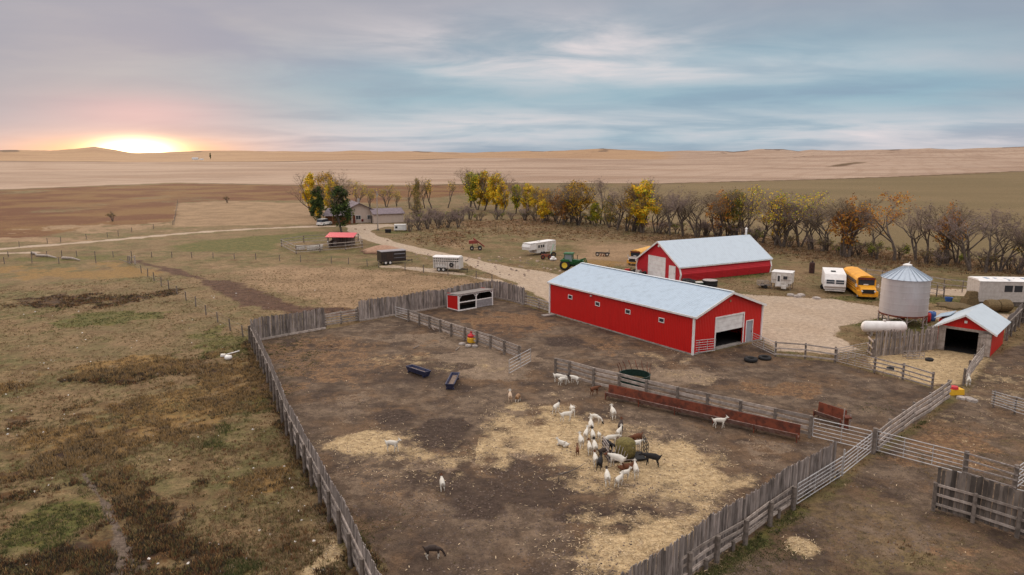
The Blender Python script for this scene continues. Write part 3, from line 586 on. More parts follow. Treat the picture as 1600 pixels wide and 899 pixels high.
for s in(0,1):
    y0=(.18 if s==0 else -Wb-.18); z0=Eb-sl_*.18+.05
    rf.add([(-ov,y0,z0),(Lb+ov,y0,z0),(Lb+ov,mid,Rb+.05),(-ov,mid,Rb+.05),(-ov,y0,z0+.05),(Lb+ov,y0,z0+.05),(Lb+ov,mid,Rb+.10),(-ov,mid,Rb+.10)],[(0,1,2,3),(4,5,6,7),(0,1,5,4),(1,2,6,5),(2,3,7,6),(3,0,4,7)],t=.5)
rfo=rf.build('roof',ROOF,br)
rc=MB(); rc.bar((-ov,mid,Rb+.13),(Lb+ov,mid,Rb+.13),.32,.04); rc.build('ridge_cap',mat('ridge_cap',(.66,.68,.70),.4,var=.03),rfo)
tr_=MB()
for x in(-ov-.03,Lb+ov+.03):
    for s in(0,1):
        y0=(.18 if s==0 else -Wb-.18); tr_.bar((x,y0,Eb-sl_*.18),(x,mid,Rb),.05,.22)
for y0 in(.22,-Wb-.22): tr_.bar((-ov,y0,Eb-.02),(Lb+ov,y0,Eb-.02),.06,.17)
for x,y0 in((-.03,.03),(-.03,-Wb-.03),(Lb+.03,.03),(Lb+.03,-Wb-.03)): tr_.box(x-.09,x+.09,y0-.09,y0+.09,.0,Eb-.12)
tr_.box(-.05,-.02,-Wb+.1,-.1,Eb-.02,Eb+.04,mi=0) if False else None
tr_.build('trim',WHITE,br)
dt_=MB(); dt_.box(-.05,.03,D1,D1+.14,.12,3.3); dt_.box(-.05,.03,D0-.14,D0,.12,3.3); dt_.box(-.055,.03,D0,D1,3.15,3.3); dt_.build('door_frame',WHITE,br)
od=MB()
for i in range(3): od.box(.04,.09,D0,D1,1.72+i*.48,1.72+i*.48+.465)
od.build('overhead_door',WHITE,br)
md=MB(); md.box(.03,.08,m0,m1,.12,2.25); mo=md.build('door',mat('grey_door',(.33,.34,.38),.5,var=.05),br)
mf=MB(); mf.box(-.04,.02,m1,m1+.10,.12,2.35); mf.box(-.04,.02,m0-.10,m0,.12,2.35); mf.box(-.045,.02,m0,m1,2.25,2.35); mf.build('door_frame',WHITE,br)
hn=MB(); hn.box(-.02,.03,m0+.08,m0+.14,1.05,1.15); hn.build('handle',M_('black'),mo)
for x in wx: window(br,x,2.62,.62,.34,0.0,out=1,mullion=False,t=.07)
vn=MB(); vn.lathe([(0,0),(.12,0),(.13,.06),(.0,.10)],10,(-.08,mid,Rb-.85),'x'); vn.build('gable_light',mat('aged_lamp',(.35,.22,.12),.6),br)
vn=MB(); vn.box(Lb*.66,Lb*.66+.18,.0,.16,Eb-.45,Eb-.3); vn.build('wall_light',WHITE,br)
tag(MB.build((lambda m:(m.box(-.9,.9,-.35,.35,0,.12),m)[1])(MB()),'step_block',M_('concrete'),loc=G(858,493),rz=.5),'pale concrete block at the far left corner of the long barn','block')
# ---------------- second barn (bent arch walls)
B2=G(1063,441); A2=G(1202,426); th2=ang(B2,A2); L2=18.8; W2=10.4; E2=2.35; R2=5.5
b2=thing('arch_barn','red barn behind with kinked side walls, white roof and white garage door','barn',B2,th2)
# local x along length, y positive to the left (towards garage-front far corner)
prof=[(0.12,0),(-.10,1.1),(.28,E2),(W2/2,R2),(W2-.28,E2),(W2+.10,1.1),(W2-.12,0)]
sd_=MB(); 
for pa_,pb in((prof[0],prof[1]),(prof[1],prof[2]),(prof[4],prof[5]),(prof[5],prof[6])):
    sd_.add([(0,pa_[0],pa_[1]),(L2,pa_[0],pa_[1]),(L2,pb[0],pb[1]),(0,pb[0],pb[1])],[(0,1,2,3)],t=.5)
sd_.build('wall',REDH,b2)
def fy2(px,z): 
    return min(np.linspace(0,W2,300),key=lambda s:abs((lambda P:800+F_PX*P.x/(P.y*math.cos(PITCH)+(CAM_H-z)*math.sin(PITCH)))(B2+Vector((-math.sin(th2)*s,math.cos(th2)*s,0)))-px))
fw=MB(); fw.prism([(a,b) for a,b in prof],.0,.1,t=.5); fw.build('wall',REDH,b2)
fw=MB(); fw.prism([(a,b) for a,b in prof],L2-.1,L2,t=.5); fw.build('wall',REDH,b2)
rf=MB(); sl2=(R2-E2)/(W2/2-.28)
for s in(0,1):
    y0=-.05 if s==0 else W2+.05; z0=E2-sl2*.33+.05; ym=W2/2
    rf.add([(-.3,y0,z0),(L2+.3,y0,z0),(L2+.3,ym,R2+.05),(-.3,ym,R2+.05),(-.3,y0,z0+.06),(L2+.3,y0,z0+.06),(L2+.3,ym,R2+.11),(-.3,ym,R2+.11)],[(0,1,2,3),(4,5,6,7),(0,1,5,4),(1,2,6,5),(2,3,7,6),(3,0,4,7)],t=.5)
rf2=rf.build('roof',ROOF2,b2)
ch=MB(); ch.tube([(L2-.3,W2/2+.1,R2-.3),(L2-.3,W2/2+.1,R2+1.15)],.16,10); ch.lathe([(0.17,R2+1.1),(.24,R2+1.12),(.05,R2+1.32),(0,R2+1.33)],10,(L2-.3,W2/2+.1,0)); ch.build('chimney',WHITE,rf2)
tr_=MB()
for x in(-.34,L2+.34):
    for s in(0,1):
        y0=-.05 if s==0 else W2+.05; tr_.bar((x,y0,E2-sl2*.33),(x,W2/2,R2),.05,.24)
for y0 in(-.09,W2+.09): tr_.bar((-.3,y0,E2-sl2*.36),(L2+.3,y0,E2-sl2*.36),.05,.13)
for x in(-.06,L2+.06):
    for a,b in zip(prof[:2],prof[1:3]): tr_.bar((x,a[0]-.03,a[1]),(x,b[0]-.03,b[1]-(.1 if b[1]>2 else 0)),.24,.1)
    for a,b in zip(prof[4:6],prof[5:7]): tr_.bar((x,a[0]+.03,a[1]-(.1 if a[1]>2 else 0)),(x,b[0]+.03,b[1]),.24,.1)
tr_.build('trim',WHITE,b2)
g1,g0=fy2(1014,1.5),fy2(1039,1.5); h1,h0=fy2(1046,1),fy2(1055,1)
gd_=MB()
for i in range(5): gd_.box(-.05,-.004,g0,g1,.02+i*.61,.02+i*.61+.59)
gd_.build('garage_door',M_('white'),b2)
gf=MB(); gf.box(-.08,-.003,g1,g1+.13,0,3.2); gf.box(-.08,-.003,g0-.13,g0,0,3.2); gf.box(-.085,-.003,g0,g1,3.07,3.2); gf.build('door_frame',WHITE,b2)
gd_=MB(); gd_.box(-.05,-.004,h0,h1,.02,2.1); dd=gd_.build('door',M_('white'),b2); hn=MB(); hn.box(-.09,-.05,h0+.07,h0+.12,1,1.1); hn.build('handle',M_('black'),dd)
gf=MB(); gf.box(-.07,-.003,h1,h1+.09,0,2.2); gf.box(-.07,-.003,h0-.09,h0,0,2.2); gf.box(-.075,-.003,h0,h1,2.1,2.2); gf.build('door_frame',WHITE,b2)
lv=MB(); lv.lathe([(0,0),(.2,0),(.2,-.06),(0,-.08)],12,(-.004,W2/2,R2-.65),'x'); lv.build('gable_vent',WHITE,b2)
ap=MB(); ap.add([(-3,h0-.6,.02),(-.1,h0-.6,.02),(-.1,g1+.8,.02),(-3,g1+.8,.02),(-3,h0-.6,-.2),(-.1,h0-.6,-.2),(-.1,g1+.8,-.2),(-3,g1+.8,-.2)],[(0,1,2,3),(0,4,5,1),(1,5,6,2),(2,6,7,3),(3,7,4,0)]); ap.build('concrete_apron',M_('concrete'),b2)
# ---------------- goat shed on the right
S0=G(1462,546.5); S1=G(1546,558.5); ths=ang(S0,S1); Ws=(S1-S0).length*1.0; Ls=6.6; ths-=R(5); S0=S1-Vector((math.cos(ths),math.sin(ths),0))*Ws; Es=2.45; Rs=3.75
sh=thing('goat_shed','small red shed with steel roof and two grey wooden doors swung open','shed',S0,ths)
so0,so1=.62,Ws-1.05
f=MB(); quadwall(f,0,Ws,0,0,Es,holes=[(so0,so1,0,2.2)],th=.1); f.build('wall',M_('rail'),sh)
f=MB(); f.prism([(-.0,Es),(Ws,Es),(Ws/2,Rs)],0.0,.1,axis='y',t=.5); gw=f.build('gable_wall',RED,sh)
f=MB(); f.box(Ws/2-.12,Ws/2+.12,-.06,0,Es+.5,Es+.74); f.build('gable_lamp',WHITE,gw)
for x in(0,Ws-.1):
    f=MB(); f.box(x,x+.1,.1,Ls,0,Es); f.build('wall',REDY,sh)
f=MB(); f.box(.1,Ws-.1,Ls-.1,Ls,0,Es); f.prism([(0,Es),(Ws,Es),(Ws/2,Rs)],Ls-.1,Ls,axis='y',t=.5); f.build('wall',RED,sh)
rf=MB(); sls=(Rs-Es)/(Ws/2)
for s in(0,1):
    x0=-.45 if s==0 else Ws+.45; z0=Es-sls*.45+.06; xm=Ws/2
    rf.add([(x0,-.4,z0),(x0,Ls+.3,z0),(xm,Ls+.3,Rs+.06),(xm,-.4,Rs+.06),(x0,-.4,z0+.05),(x0,Ls+.3,z0+.05),(xm,Ls+.3,Rs+.11),(xm,-.4,Rs+.11)],[(0,1,2,3),(4,5,6,7),(0,1,5,4),(1,2,6,5),(2,3,7,6),(3,0,4,7)],t=.5)
rf.build('roof',mat('shed_roof',(.5,.55,.6),.4,build=corr((.50,.56,.61),1,.3,.35,.1),spec=.5),sh)
f=MB()
for x0 in(-.47,Ws+.47): f.bar((x0,-.44,Es-sls*.45),(Ws/2,-.44,Rs),.05,.13)
f.build('trim',WHITE,sh)
def leaf(x0,x1,y,rz):
    m=MB(); n=5; wl_=(x1-x0)/n
    for i in range(n): m.box(x0+i*wl_+.008,x0+(i+1)*wl_-.008,y,y+.05,.05,2.2)
    m.bar((x0,y-.03,.5),(x1,y-.03,.5),.04,.12); m.bar((x0,y-.03,1.9),(x1,y-.03,1.9),.04,.12); return m
leaf(-.95,.05,-.35,0).build('door',M_('rail'),sh); leaf(Ws-1.05,Ws+.0,-.2,0).build('door',M_('rail'),sh)
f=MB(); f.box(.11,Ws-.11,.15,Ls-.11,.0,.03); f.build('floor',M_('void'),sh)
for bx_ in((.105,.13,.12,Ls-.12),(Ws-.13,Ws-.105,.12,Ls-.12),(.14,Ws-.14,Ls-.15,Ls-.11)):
    f=MB(); f.box(*bx_,.04,Es-.02); f.build('shade_lining',mat('interior_shade_boards',(.045,.03,.022),.9),sh)  # added dark lining, the shed's inner shade put into its colour
f=MB(); f.box(.14,Ws-.14,.14,Ls-.16,Es-.06,Es-.03); f.build('shade_ceiling',mat('interior_shade_boards',(.045,.03,.022),.9),sh)  # dark overhead sheet in the same painted shade
# lean roof annex seen behind the shed ridge
an_=thing('shed_annex','low annex with pale steel roof tucked behind the small red shed','shed',S0+Vector((math.cos(ths)*-.9-math.sin(ths)*4.2,math.sin(ths)*-.9+math.cos(ths)*4.2,0)),ths)
f=MB(); f.box(0,.86,0,2.2,0,2.2); f.build('wall',RED,an_); f=MB(); f.add([(-.4,-.3,2.25),(1.0,-.3,2.75),(1.0,2.4,2.75),(-.4,2.4,2.25),(-.4,-.3,2.31),(1.0,-.3,2.81),(1.0,2.4,2.81),(-.4,2.4,2.31)],[(0,3,2,1),(4,5,6,7),(0,1,5,4),(1,2,6,5),(2,3,7,6),(3,0,4,7)],t=.5); f.build('roof',ROOF,an_)
# ---------------- open fronted shelter
P0=G(716.5,486.5); P1=G(770,477); thp=ang(P0,P1); Wp=(P1-P0).length; Dp=2.3; Hp=2.05
rs=thing('field_shelter','small red and white open-fronted shelter against the slab fence','shelter',P0,thp)
f=MB(); f.box(0,.06,.06,Dp,.05,Hp-.08); f.build('wall',RED,rs); f=MB(); f.box(Wp-.06,Wp,.06,Dp,.05,Hp-.08); f.build('wall',RED,rs)
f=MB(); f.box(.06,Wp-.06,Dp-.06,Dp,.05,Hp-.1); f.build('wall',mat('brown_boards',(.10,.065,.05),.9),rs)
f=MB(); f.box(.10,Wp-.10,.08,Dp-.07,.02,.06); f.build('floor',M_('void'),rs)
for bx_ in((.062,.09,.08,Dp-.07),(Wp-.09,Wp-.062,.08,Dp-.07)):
    f=MB(); f.box(*bx_,.02,Hp-.32); f.build('shade_lining',mat('interior_shade_boards',(.045,.03,.022),.9),rs)  # dark sheets over the red side walls paint the shelter's inner shade
f=MB(); f.add([(-.15,-.2,Hp),(Wp+.15,-.2,Hp),(Wp+.15,Dp+.1,Hp-.22),(-.15,Dp+.1,Hp-.22)]+[(-.15,-.2,Hp+.06),(Wp+.15,-.2,Hp+.06),(Wp+.15,Dp+.1,Hp-.16),(-.15,Dp+.1,Hp-.16)],[(0,3,2,1),(4,5,6,7),(0,1,5,4),(1,2,6,5),(2,3,7,6),(3,0,4,7)]); f.build('roof',mat('dark_felt_roof',(.20,.17,.16),.8),rs)
f=MB(); 
for x in(0,Wp/2-.06,Wp-.14): f.box(x,x+.14,-.06,.055,0,Hp-.06)
f.box(.14,Wp/2-.06,-.05,.05,.0,.14); f.box(.14,Wp/2-.06,-.05,.05,.98,1.10); f.box(Wp/2+.08,Wp-.14,-.05,.05,.98,1.08); f.box(-.02,Wp+.02,-.08,-.005,Hp-.16,Hp+.0)
for x,s in((.14,1),(Wp/2-.06,-1),(Wp/2+.08,1),(Wp-.14,-1)): f.bar((x,-.0,Hp-.5),(x+s*.35,-.0,Hp-.16),.06,.07)
for y in(0,Dp-.07): f.box(-.04,-.002,y,y+.1,0,Hp-.1-.1*y)
f.bar((-.03,0,Hp-.09),(-.03,Dp,Hp-.3),.05,.12); f.bar((-.03,.05,.08),(-.03,Dp,.08),.05,.10)
f.build('frame',WHITE,rs)
f=MB()
for i in range(5): f.box(Wp/2+.08,Wp-.14,-.03,.02,.04+i*.19,.04+i*.19+.18)
f.build('front_panel',mat('grey_board_panel',(.34,.32,.33),.85,tint=.15),rs)
# ---------------- house and garage at the end of the drive
ROOFP=mat('mauve_shingles',(.20,.155,.17),.85,c2=(.14,.11,.12),nscale=2)
WALLP=mat('beige_siding',(.50,.40,.34),.7,build=corr((.50,.40,.34),0,.25,.5,.08,horizontal=True))
ho=thing('farmhouse','beige farmhouse with low dark roof among trees at the end of the drive','house',G(536,349.5),R(22))
f=MB(); f.box(0,9,0,12,0,3.2,t=.5); f.prism([(0,3.2),(9,3.2),(4.5,5.3)],0,12,axis='y'); f.build('wall',WALLP,ho)
rf=MB()
for s in(0,1):
    x0=-.7 if s==0 else 9.7; z0=3.2-.31+.05; 
    rf.add([(x0,-.8,z0),(x0,12.6,z0),(4.5,12.6,5.38),(4.5,-.8,5.38),(x0,-.8,z0+.15),(x0,12.6,z0+.15),(4.5,12.6,5.53),(4.5,-.8,5.53)],[(0,1,2,3),(4,5,6,7),(0,1,5,4),(1,2,6,5),(2,3,7,6),(3,0,4,7)])
hr=rf.build('roof',ROOFP,ho); f=MB(); f.box(5.4,6,7,7.6,4.2,6.2); f.build('chimney',M_('stone'),hr)
for x,w_ in((1.6,1.5),(4.2,1.3),(7.2,1.0)): window(ho,x,1.5,w_,1.1,0,out=-1)
f=MB(); f.box(2.75,3.4,-.05,-.003,0,2.05); f.build('door',M_('rust'),ho)
wg=thing('porch_wing','low timber-fronted porch wing of the farmhouse with mauve roof','porch',G(509,351),R(12))
f=MB(); f.box(0,6.6,0,6,0,2.5,t=.5); f.build('wall',mat('cedar_wall',(.26,.11,.05),.8),wg)
f=MB(); f.add([(-.8,-1.6,2.35),(7.0,-1.6,2.35),(7.0,6.5,2.45),(-.8,6.5,2.45),(.6,3,4.2),(7.0,3,4.4)],[(0,1,5,4),(1,2,5),(2,3,4,5),(3,0,4),(0,3,2,1)]); f.build('roof',ROOFP,wg)
for x in(-.5,1.8,4.0,6.3):
    f=MB(); f.box(x,x+.15,-1.35,-1.2,0,2.35); f.build('post',mat('cedar_wall',(.26,.11,.05),.8),wg)
g0_=G(584,349.5); g1_=G(631,347.5); tg=ang(g0_,g1_); Wg=(g1_-g0_).length
gar=thing('garage','beige low garage with mauve roof right of the farmhouse','garage',g0_,tg)
f=MB(); f.box(0,Wg,0,6,0,2.5,t=.5); f.build('wall',WALLP,gar)
f=MB()
for s in(0,1):
    y0=-.4 if s==0 else 6.4; f.add([(-.3,y0,2.42),(Wg+.3,y0,2.42),(Wg+.3,3,3.75),(-.3,3,3.75),(-.3,y0,2.54),(Wg+.3,y0,2.54),(Wg+.3,3,3.87),(-.3,3,3.87)],[(0,1,2,3),(4,5,6,7),(0,1,5,4),(1,2,6,5),(2,3,7,6),(3,0,4,7)])
f.build('roof',ROOFP,gar)
for xa in(0,Wg-.1):
    f=MB(); f.prism([(0,2.5),(6,2.5),(3,3.7)],xa,xa+.1); f.build('gable_wall',WALLP,gar)
f=MB(); f.box(-.05,-.004,1.5,2.4,0,2.0); f.build('door',M_('black'),gar)
# far farmsteads
def farm(px,py,s,label,big=True):
    p=G(px,py); z=float(ground_z(p.x,p.y)[0]); o=thing('far_farmhouse',label,'farmhouse',(p.x,p.y,z),.1)
    f=MB(); f.box(0,14*s,0,8*s,0,3.5*s); f.build('wall',WHITE,o); f=MB(); f.prism([(-.6*s,3.5*s),(8.6*s,3.5*s),(4*s,6*s)],-.5*s,14.5*s); f.build('roof',mat('grey_far_roof',(.5,.5,.52),.6),o)
farm(300,251,1.0,'small white farm building far off on the left skyline near the sunset')
farm(312,251.3,.6,'smaller white outbuilding beside the far white farm')
farm(611,238.2,2.0,'tiny pale farm on the horizon left of centre')
farm(1206,237.8,1.6,'tiny pale farm on the horizon right of centre')
# ---------------- grain bin
cb=G(1409,505.5); sc_w=cb.y*math.cos(PITCH)+13.5*math.sin(PITCH)
rb=78/2/F_PX*sc_w*.875
zb=HT(cb,488.5); zt=HT(cb,433.5); zp=HT(cb,412)
gb_=thing('grain_bin','tall corrugated steel hopper grain bin on legs','grain bin',(cb.x,cb.y,0),.2)
STEEL=mat('bin_steel',(.50,.47,.47),.45,metal=.25,spec=.5,build=lambda g,v,b:(lambda z,cc:(g.put(b.inputs['Normal'],(lambda bn:(g.put(bn.inputs['Height'],g.m('SINE',g.m('MULTIPLY',z,2*math.pi/.2))),bn.outputs[0])[1])(g.n('ShaderNodeBump'))),g.mix(g.m('MULTIPLY',g.ss(g.noise(g.vm('MULTIPLY',v,(1.0,1.0,.25)),1.3,5,.65),.4,.7),.35),cc,(.33,.29,.29)))[1])(g.sep(v)[2],(.50,.47,.475)))
f=MB(); nring=6; hh_=(zt-zb)/nring; pr=[]
for i in range(nring): pr+=[(rb,zb+i*hh_),(rb,zb+(i+1)*hh_-.05),(rb+.025,zb+(i+1)*hh_-.045),(rb+.025,zb+(i+1)*hh_-.01)]
f.lathe(pr,48); f.build('cylinder_wall',STEEL,gb_,smooth=False)
f=MB(); vs_=[]; n=24
for k in range(n):
    a0=2*math.pi*k/n; a1=2*math.pi*(k+1)/n; am=(a0+a1)/2
    def pt(r,a,z): return (r*math.cos(a),r*math.sin(a),z)
    z_e=zt-.03; f.add([pt(rb+.14,a0,z_e),pt(rb+.14,a1,z_e),pt(.42,a1,zp-.32),pt(.42,a0,zp-.32)],[(0,1,2,3)],t=.5)
    f.bar(pt(rb+.14,a0,z_e+.03),pt(.42,a0,zp-.29),.05,.09,t=.5)
rfb=f.build('cone_roof',mat('bin_roof',(.42,.47,.54),.35,metal=.3,var=.06),gb_)
f=MB(); f.lathe([(.42,zp-.36),(.46,zp-.2),(.46,zp-.12),(.1,zp+.02),(0,zp+.03)],18); f.bar((.1,0,zp),(.35,.1,zp+.16),.06,.05); f.build('cap',M_('white'),rfb)
f=MB(); f.lathe([(rb+.02,zb-.16),(rb+.06,zb-.15),(rb+.06,zb+.02),(rb+.0,zb+.03)],40); f.build('bottom_ring',M_('rust'),gb_)
f=MB(); f.lathe([(rb-.02,zb-.05),(.28,.62),(.28,.45),(.0,.45)],40); f.build('hopper_cone',mat('hopper_paint',(.17,.045,.04),.6,c2=(.10,.03,.03)),gb_,smooth=True)
for k in range(8):
    a=2*math.pi*(k+.35)/8; f=MB(); c_,s_=math.cos(a),math.sin(a); f.bar((rb*c_,rb*s_,0),(rb*c_,rb*s_,zb),.13,.13); f.lathe([(0,0),(.2,0),(.2,.03),(0,.03)],8,(rb*c_,rb*s_,0)); f.build('leg',M_('pipe_old'),gb_)
    f=MB(); a2=a+2*math.pi/8; q=.5; f.bar((rb*c_,rb*s_,zb*.45),((rb*math.cos((a+a2)/2)),(rb*math.sin((a+a2)/2)),zb-.1),.06,.06); f.bar((rb*math.cos(a2),rb*math.sin(a2),zb*.45),((rb*math.cos((a+a2)/2)),(rb*math.sin((a+a2)/2)),zb-.1),.06,.06); f.build('brace',M_('pipe_old'),gb_)
f=MB(); 
for s in(-.2,.2): f.bar((rb*.17+s*.98+.0,-rb-.06,zb),(rb*.17+s*.98,-rb-.06,zt),.04,.04)
# ---------------- white fuel tank
t0=G(1347,524); t1=G(1412,523); tk=thing('fuel_tank','white cylindrical fuel tank lying beside the grain bin legs','tank',t0,ang(t0,t1)-.12)
Lt=4.6; rt=.62; f=MB(); f.lathe([(0,0),(rt*.5,.05),(rt*.85,.2),(rt,.42),(rt,Lt-.42),(rt*.85,Lt-.2),(rt*.5,Lt-.05),(0,Lt)],28,(0,.3,rt+.25),'x'); f.build('vessel',WHITE,tk,smooth=True)
for x in(.9,Lt-.9):
    f=MB(); f.box(x-.12,x+.12,-.15,.75,0,.42); f.build('saddle',M_('concrete'),tk)
f=MB(); f.lathe([(.16,0),(.16,.2),(0,.22)],12,(Lt/2,.3,2*rt+.22)); f.build('valve_dome',M_('dirtywhite'),tk)
# ================================================================== FENCES
def post(mb,p,h,r=.09,jit=.03):
    mb.tube([(p[0],p[1],-.15),(p[0]+random.uniform(-jit,jit),p[1]+random.uniform(-jit,jit),h)],[r,r*.92],7,t=random.random())
def rail_fence(name,label,pts,h=1.4,n=4,matr='rail',posth=None,rh=.18,spans=True,lo=.28,side=0.0,group=None,cat='rail fence',pm='post',pr=.1,gap=None):
    o=thing(name,label,cat,pts[0],0,group); q=[Vector(p)-Vector(pts[0]) for p in pts]
    for p in q: m=MB(); post(m,p,posth or h+.12,pr); m.build('post',M_(pm),o)
    for k in range(n):
        m=MB(); z=lo+(h-lo)*k/max(1,n-1)
        for a,b in zip(q[:-1],q[1:]):
            d=(b-a).normalized(); s=Vector((-d.y,d.x,0))*(side or -.13); j=lambda:random.uniform(-.045,.045)
            m.bar(a+s-d*.12+Vector((0,0,z+j())),b+s+d*.12+Vector((0,0,z+j())),.05,rh*random.uniform(.85,1.1))
        m.build('rail',M_(matr),o)
    return o
def windbreak(name,label,pts,h=2.35,bw=.17,irr=.12,gap=.02,mat_='wood',side=1,posts=2.6,railh=(.5,1.0),posth=None,lean=.015,cat='board fence',slant=0.0,base_log=False):
    """vertical slab boards along a polyline; rails and posts on one side"""
    o=thing(name,label,cat,pts[0],0); q=[Vector(p)-Vector(pts[0]) for p in pts]; bm_=MB(); rl=[MB() for _ in railh]; ps=[]
    acc=0
    for a,b in zip(q[:-1],q[1:]):
        L=(b-a).length; d=(b-a)/L; nrm=Vector((-d.y,d.x,0)); s=0
        while s<L-.05:
            w_=bw*random.uniform(.75,1.3); w_=min(w_,L-s); hh=h+random.uniform(-irr,irr*.6)+.08*math.sin((acc+s)*.9); c=a+d*(s+w_/2)+nrm*random.uniform(-.012,.012)
            ln=random.uniform(-lean,lean)*h; e=Vector((d.x,d.y,0))*(w_-gap)/2; tn=nrm*.015; z0=random.uniform(.02,.10); off=Vector((d.x,d.y,0))*ln
            t=random.random(); ct=random.uniform(-.05,.05)
            V0=[c-e-tn,c+e-tn,c+e+tn,c-e+tn]; bm_.add([v+Vector((0,0,z0)) for v in V0]+[v+off+Vector((0,0,hh+(ct if i in(0,3) else -ct))) for i,v in enumerate(V0)],[(0,3,2,1),(4,5,6,7),(0,1,5,4),(1,2,6,5),(2,3,7,6),(3,0,4,7)],t=t)
            s+=w_
        for m,z in zip(rl,railh): m.bar(a+nrm*.06*side+Vector((0,0,z)),b+nrm*.06*side+Vector((0,0,z)),.07,.13)
        k=max(1,round(L/posts))
        for i in range(k+(1 if b is q[-1] else 0)): ps.append(a+d*(L*i/k)+nrm*.2*side)
        acc+=L
    bm_.build('board_panel',M_(mat_),o)
    for m in rl: m.build('rail',M_('rail'),o)
    for p in ps: m=MB(); post(m,p,posth or h*.72,.11); m.build('post',M_('post'),o)
    if base_log:
        m=MB(); 
        for a,b in zip(q[:-1],q[1:]): d=(b-a).normalized(); nn=Vector((-d.y,d.x,0)); m.bar(a-nn*.13*side+Vector((0,0,.1)),b-nn*.13*side+Vector((0,0,.1)),.12,.2)
        m.build('kick_board',M_('rail'),o)
    return o
def pipe_gate(name,label,a,b,h=1.4,n=6,verts=(.33,.66),matp='pipe',lo=.18,r=.028,cat='gate',group=None,diag=False):
    a=Vector(a);b=Vector(b); o=thing(name,label,cat,a,0,group); q=b-a; d=q.normalized(); m=MB()
    m.tube([(0,0,lo),(0,0,h)],r*1.1,6,t=.5); m.tube([tuple(q+Vector((0,0,lo))),tuple(q+Vector((0,0,h)))],r*1.1,6,t=.5)
    m.tube([(0,0,h),tuple(q+Vector((0,0,h)))],r*1.1,6,t=.5); m.tube([(0,0,lo),tuple(q+Vector((0,0,lo)))],r*1.1,6,t=.5); m.build('frame',M_(matp),o)
    for k in range(1,n-1):
        z=lo+(h-lo)*k/(n-1); m=MB(); m.tube([(0,0,z),tuple(q+Vector((0,0,z)))],r*.9,5,t=.5); m.build('rail',M_(matp),o)
    for v in verts: m=MB(); nn=Vector((-d.y,d.x,0))*.03; m.bar(q*v+nn+Vector((0,0,lo)),q*v+nn+Vector((0,0,h)),.05,.02); m.build('brace',M_(matp),o)
    return o
H2=2.35
# left long fence
tops=[(391,500),(419.6,556),(450,629),(489.5,699),(534,778),(594,897),(650,1010)]
F1=[Vector((p.x,p.y,0)) for p in [G(*q,H2) for q in tops]]
windbreak('windbreak_fence','long weathered board fence running down the left side of the corral',F1,H2,bw=.17,side=-1,posts=2.4,railh=(.45,1.0,1.5),posth=1.75)
F2=[Vector((p.x,p.y,0)) for p in [G(*q,H2) for q in((392,499),(450,489.5),(506.5,481))]]
windbreak('windbreak_fence','grey board fence section at the far left corner of the corral',F2,H2,side=1,base_log=True,railh=(.6,1.5))
F3=[Vector((p.x,p.y,0)) for p in [G(*q,H2) for q in((559.5,471),(600,465),(696.5,450.5),(768,437.5))]]
windbreak('windbreak_fence','long grey board fence behind the red and white shelter',F3,H2,side=1,base_log=True,railh=(.6,1.5))
F3b=[Vector((p.x,p.y,0)) for p in [G(*q,H2) for q in((769,437.8),(800,443),(820,448.5))]]
windbreak('windbreak_fence','short grey board fence right of the shelter corner',F3b,2.3,side=1,base_log=True,railh=(.6,1.5))
rail_fence('wooden_gate','grey plank gate between the two far board fences',[G(509,510),G(533,506),G(557,502)],1.35,5,posth=1.5,lo=.2,cat='gate')
rail_fence('rail_fence','low rail fence joining the board fence to the barn corner',[G(822,477),G(842,483),G(859,489)],1.25,4)
R1=[G(*p) for p in((638,502.5),(655,508.5),(671,513.5),(688,519),(705,525.5),(726,532),(745,538),(766,545),(788,554),(811,562.5))]
rail_fence('rail_fence','timber rail fence crossing the corral below the shelter',R1,1.25,4,rh=.20,pr=.12,side=.13)
pipe_gate('pipe_gate','short pipe gate at the top end of the shelter rail fence',G(618,496.5),G(637,502),1.3,5,(),'pipe')
pipe_gate('pipe_gate','silver pipe gate swung open at the lower end of the shelter rail fence',G(829,567.5),G(795.5,586.5),1.35,5,(.5,),'pipe')
R2=[G(*p) for p in((868,587.5),(889,592),(927,603.5),(967,613),(1009,624),(1057,635.5),(1104,646.5),(1155,658.5),(1209,671.5),(1264.5,684.5))]
rail_fence('rail_fence','timber rail fence behind the long rusty feed bunk',R2,1.45,4,side=.13,rh=.22,pr=.12)
pipe_gate('pipe_gate','pipe gate panel between the bunk rail fence and the corner post',G(1269,685.5),G(1359,707.5),1.45,6,(.5,),'pipe')
rp=[G(1364,709.5)]; m=MB(); post(m,(0,0,0),1.75,.15,0); o=m.build('corner_post',M_('post'),loc=rp[0]); tag(o,'thick timber corner post where four corral fences meet','post')
R3=[G(*p) for p in((1368,706),(1387,689),(1409,673),(1425.4,660.5),(1451,644.5),(1469,631),(1480,623.5))]
rail_fence('rail_fence','timber rail fence running up from the corner post to the mineral tub',R3,1.42,4,side=-.13,rh=.22,pr=.12)
pipe_gate('pipe_gate','long silver pipe gate right of the corner post',G(1368,707.5),G(1503,743.5),1.45,6,(.33,.66),'pipe')
rail_fence('rail_fence','dark timber rail fence beyond the right-hand board fence',[G(1507,745),G(1584,768)],1.5,4,'pipe_old',pr=.15,rh=.08,posth=1.6)
pipe_gate('pipe_gate','silver pipe gate leading off the right edge',G(1586,767),G(1640,725),1.45,6,(.3,.6,),'pipe')
pipe_gate('pipe_gate','dull pipe panel leading off the right edge by the timber post',G(1587,769),G(1680,792),1.4,5,(.3,.6,),'pipe')
F4=[Vector((p.x,p.y,0)) for p in [G(*q,H2) for q in((930,925),(976,897),(1034,858),(1101,814),(1143,787.6),(1215,742),(1263,712),(1309,688))]]
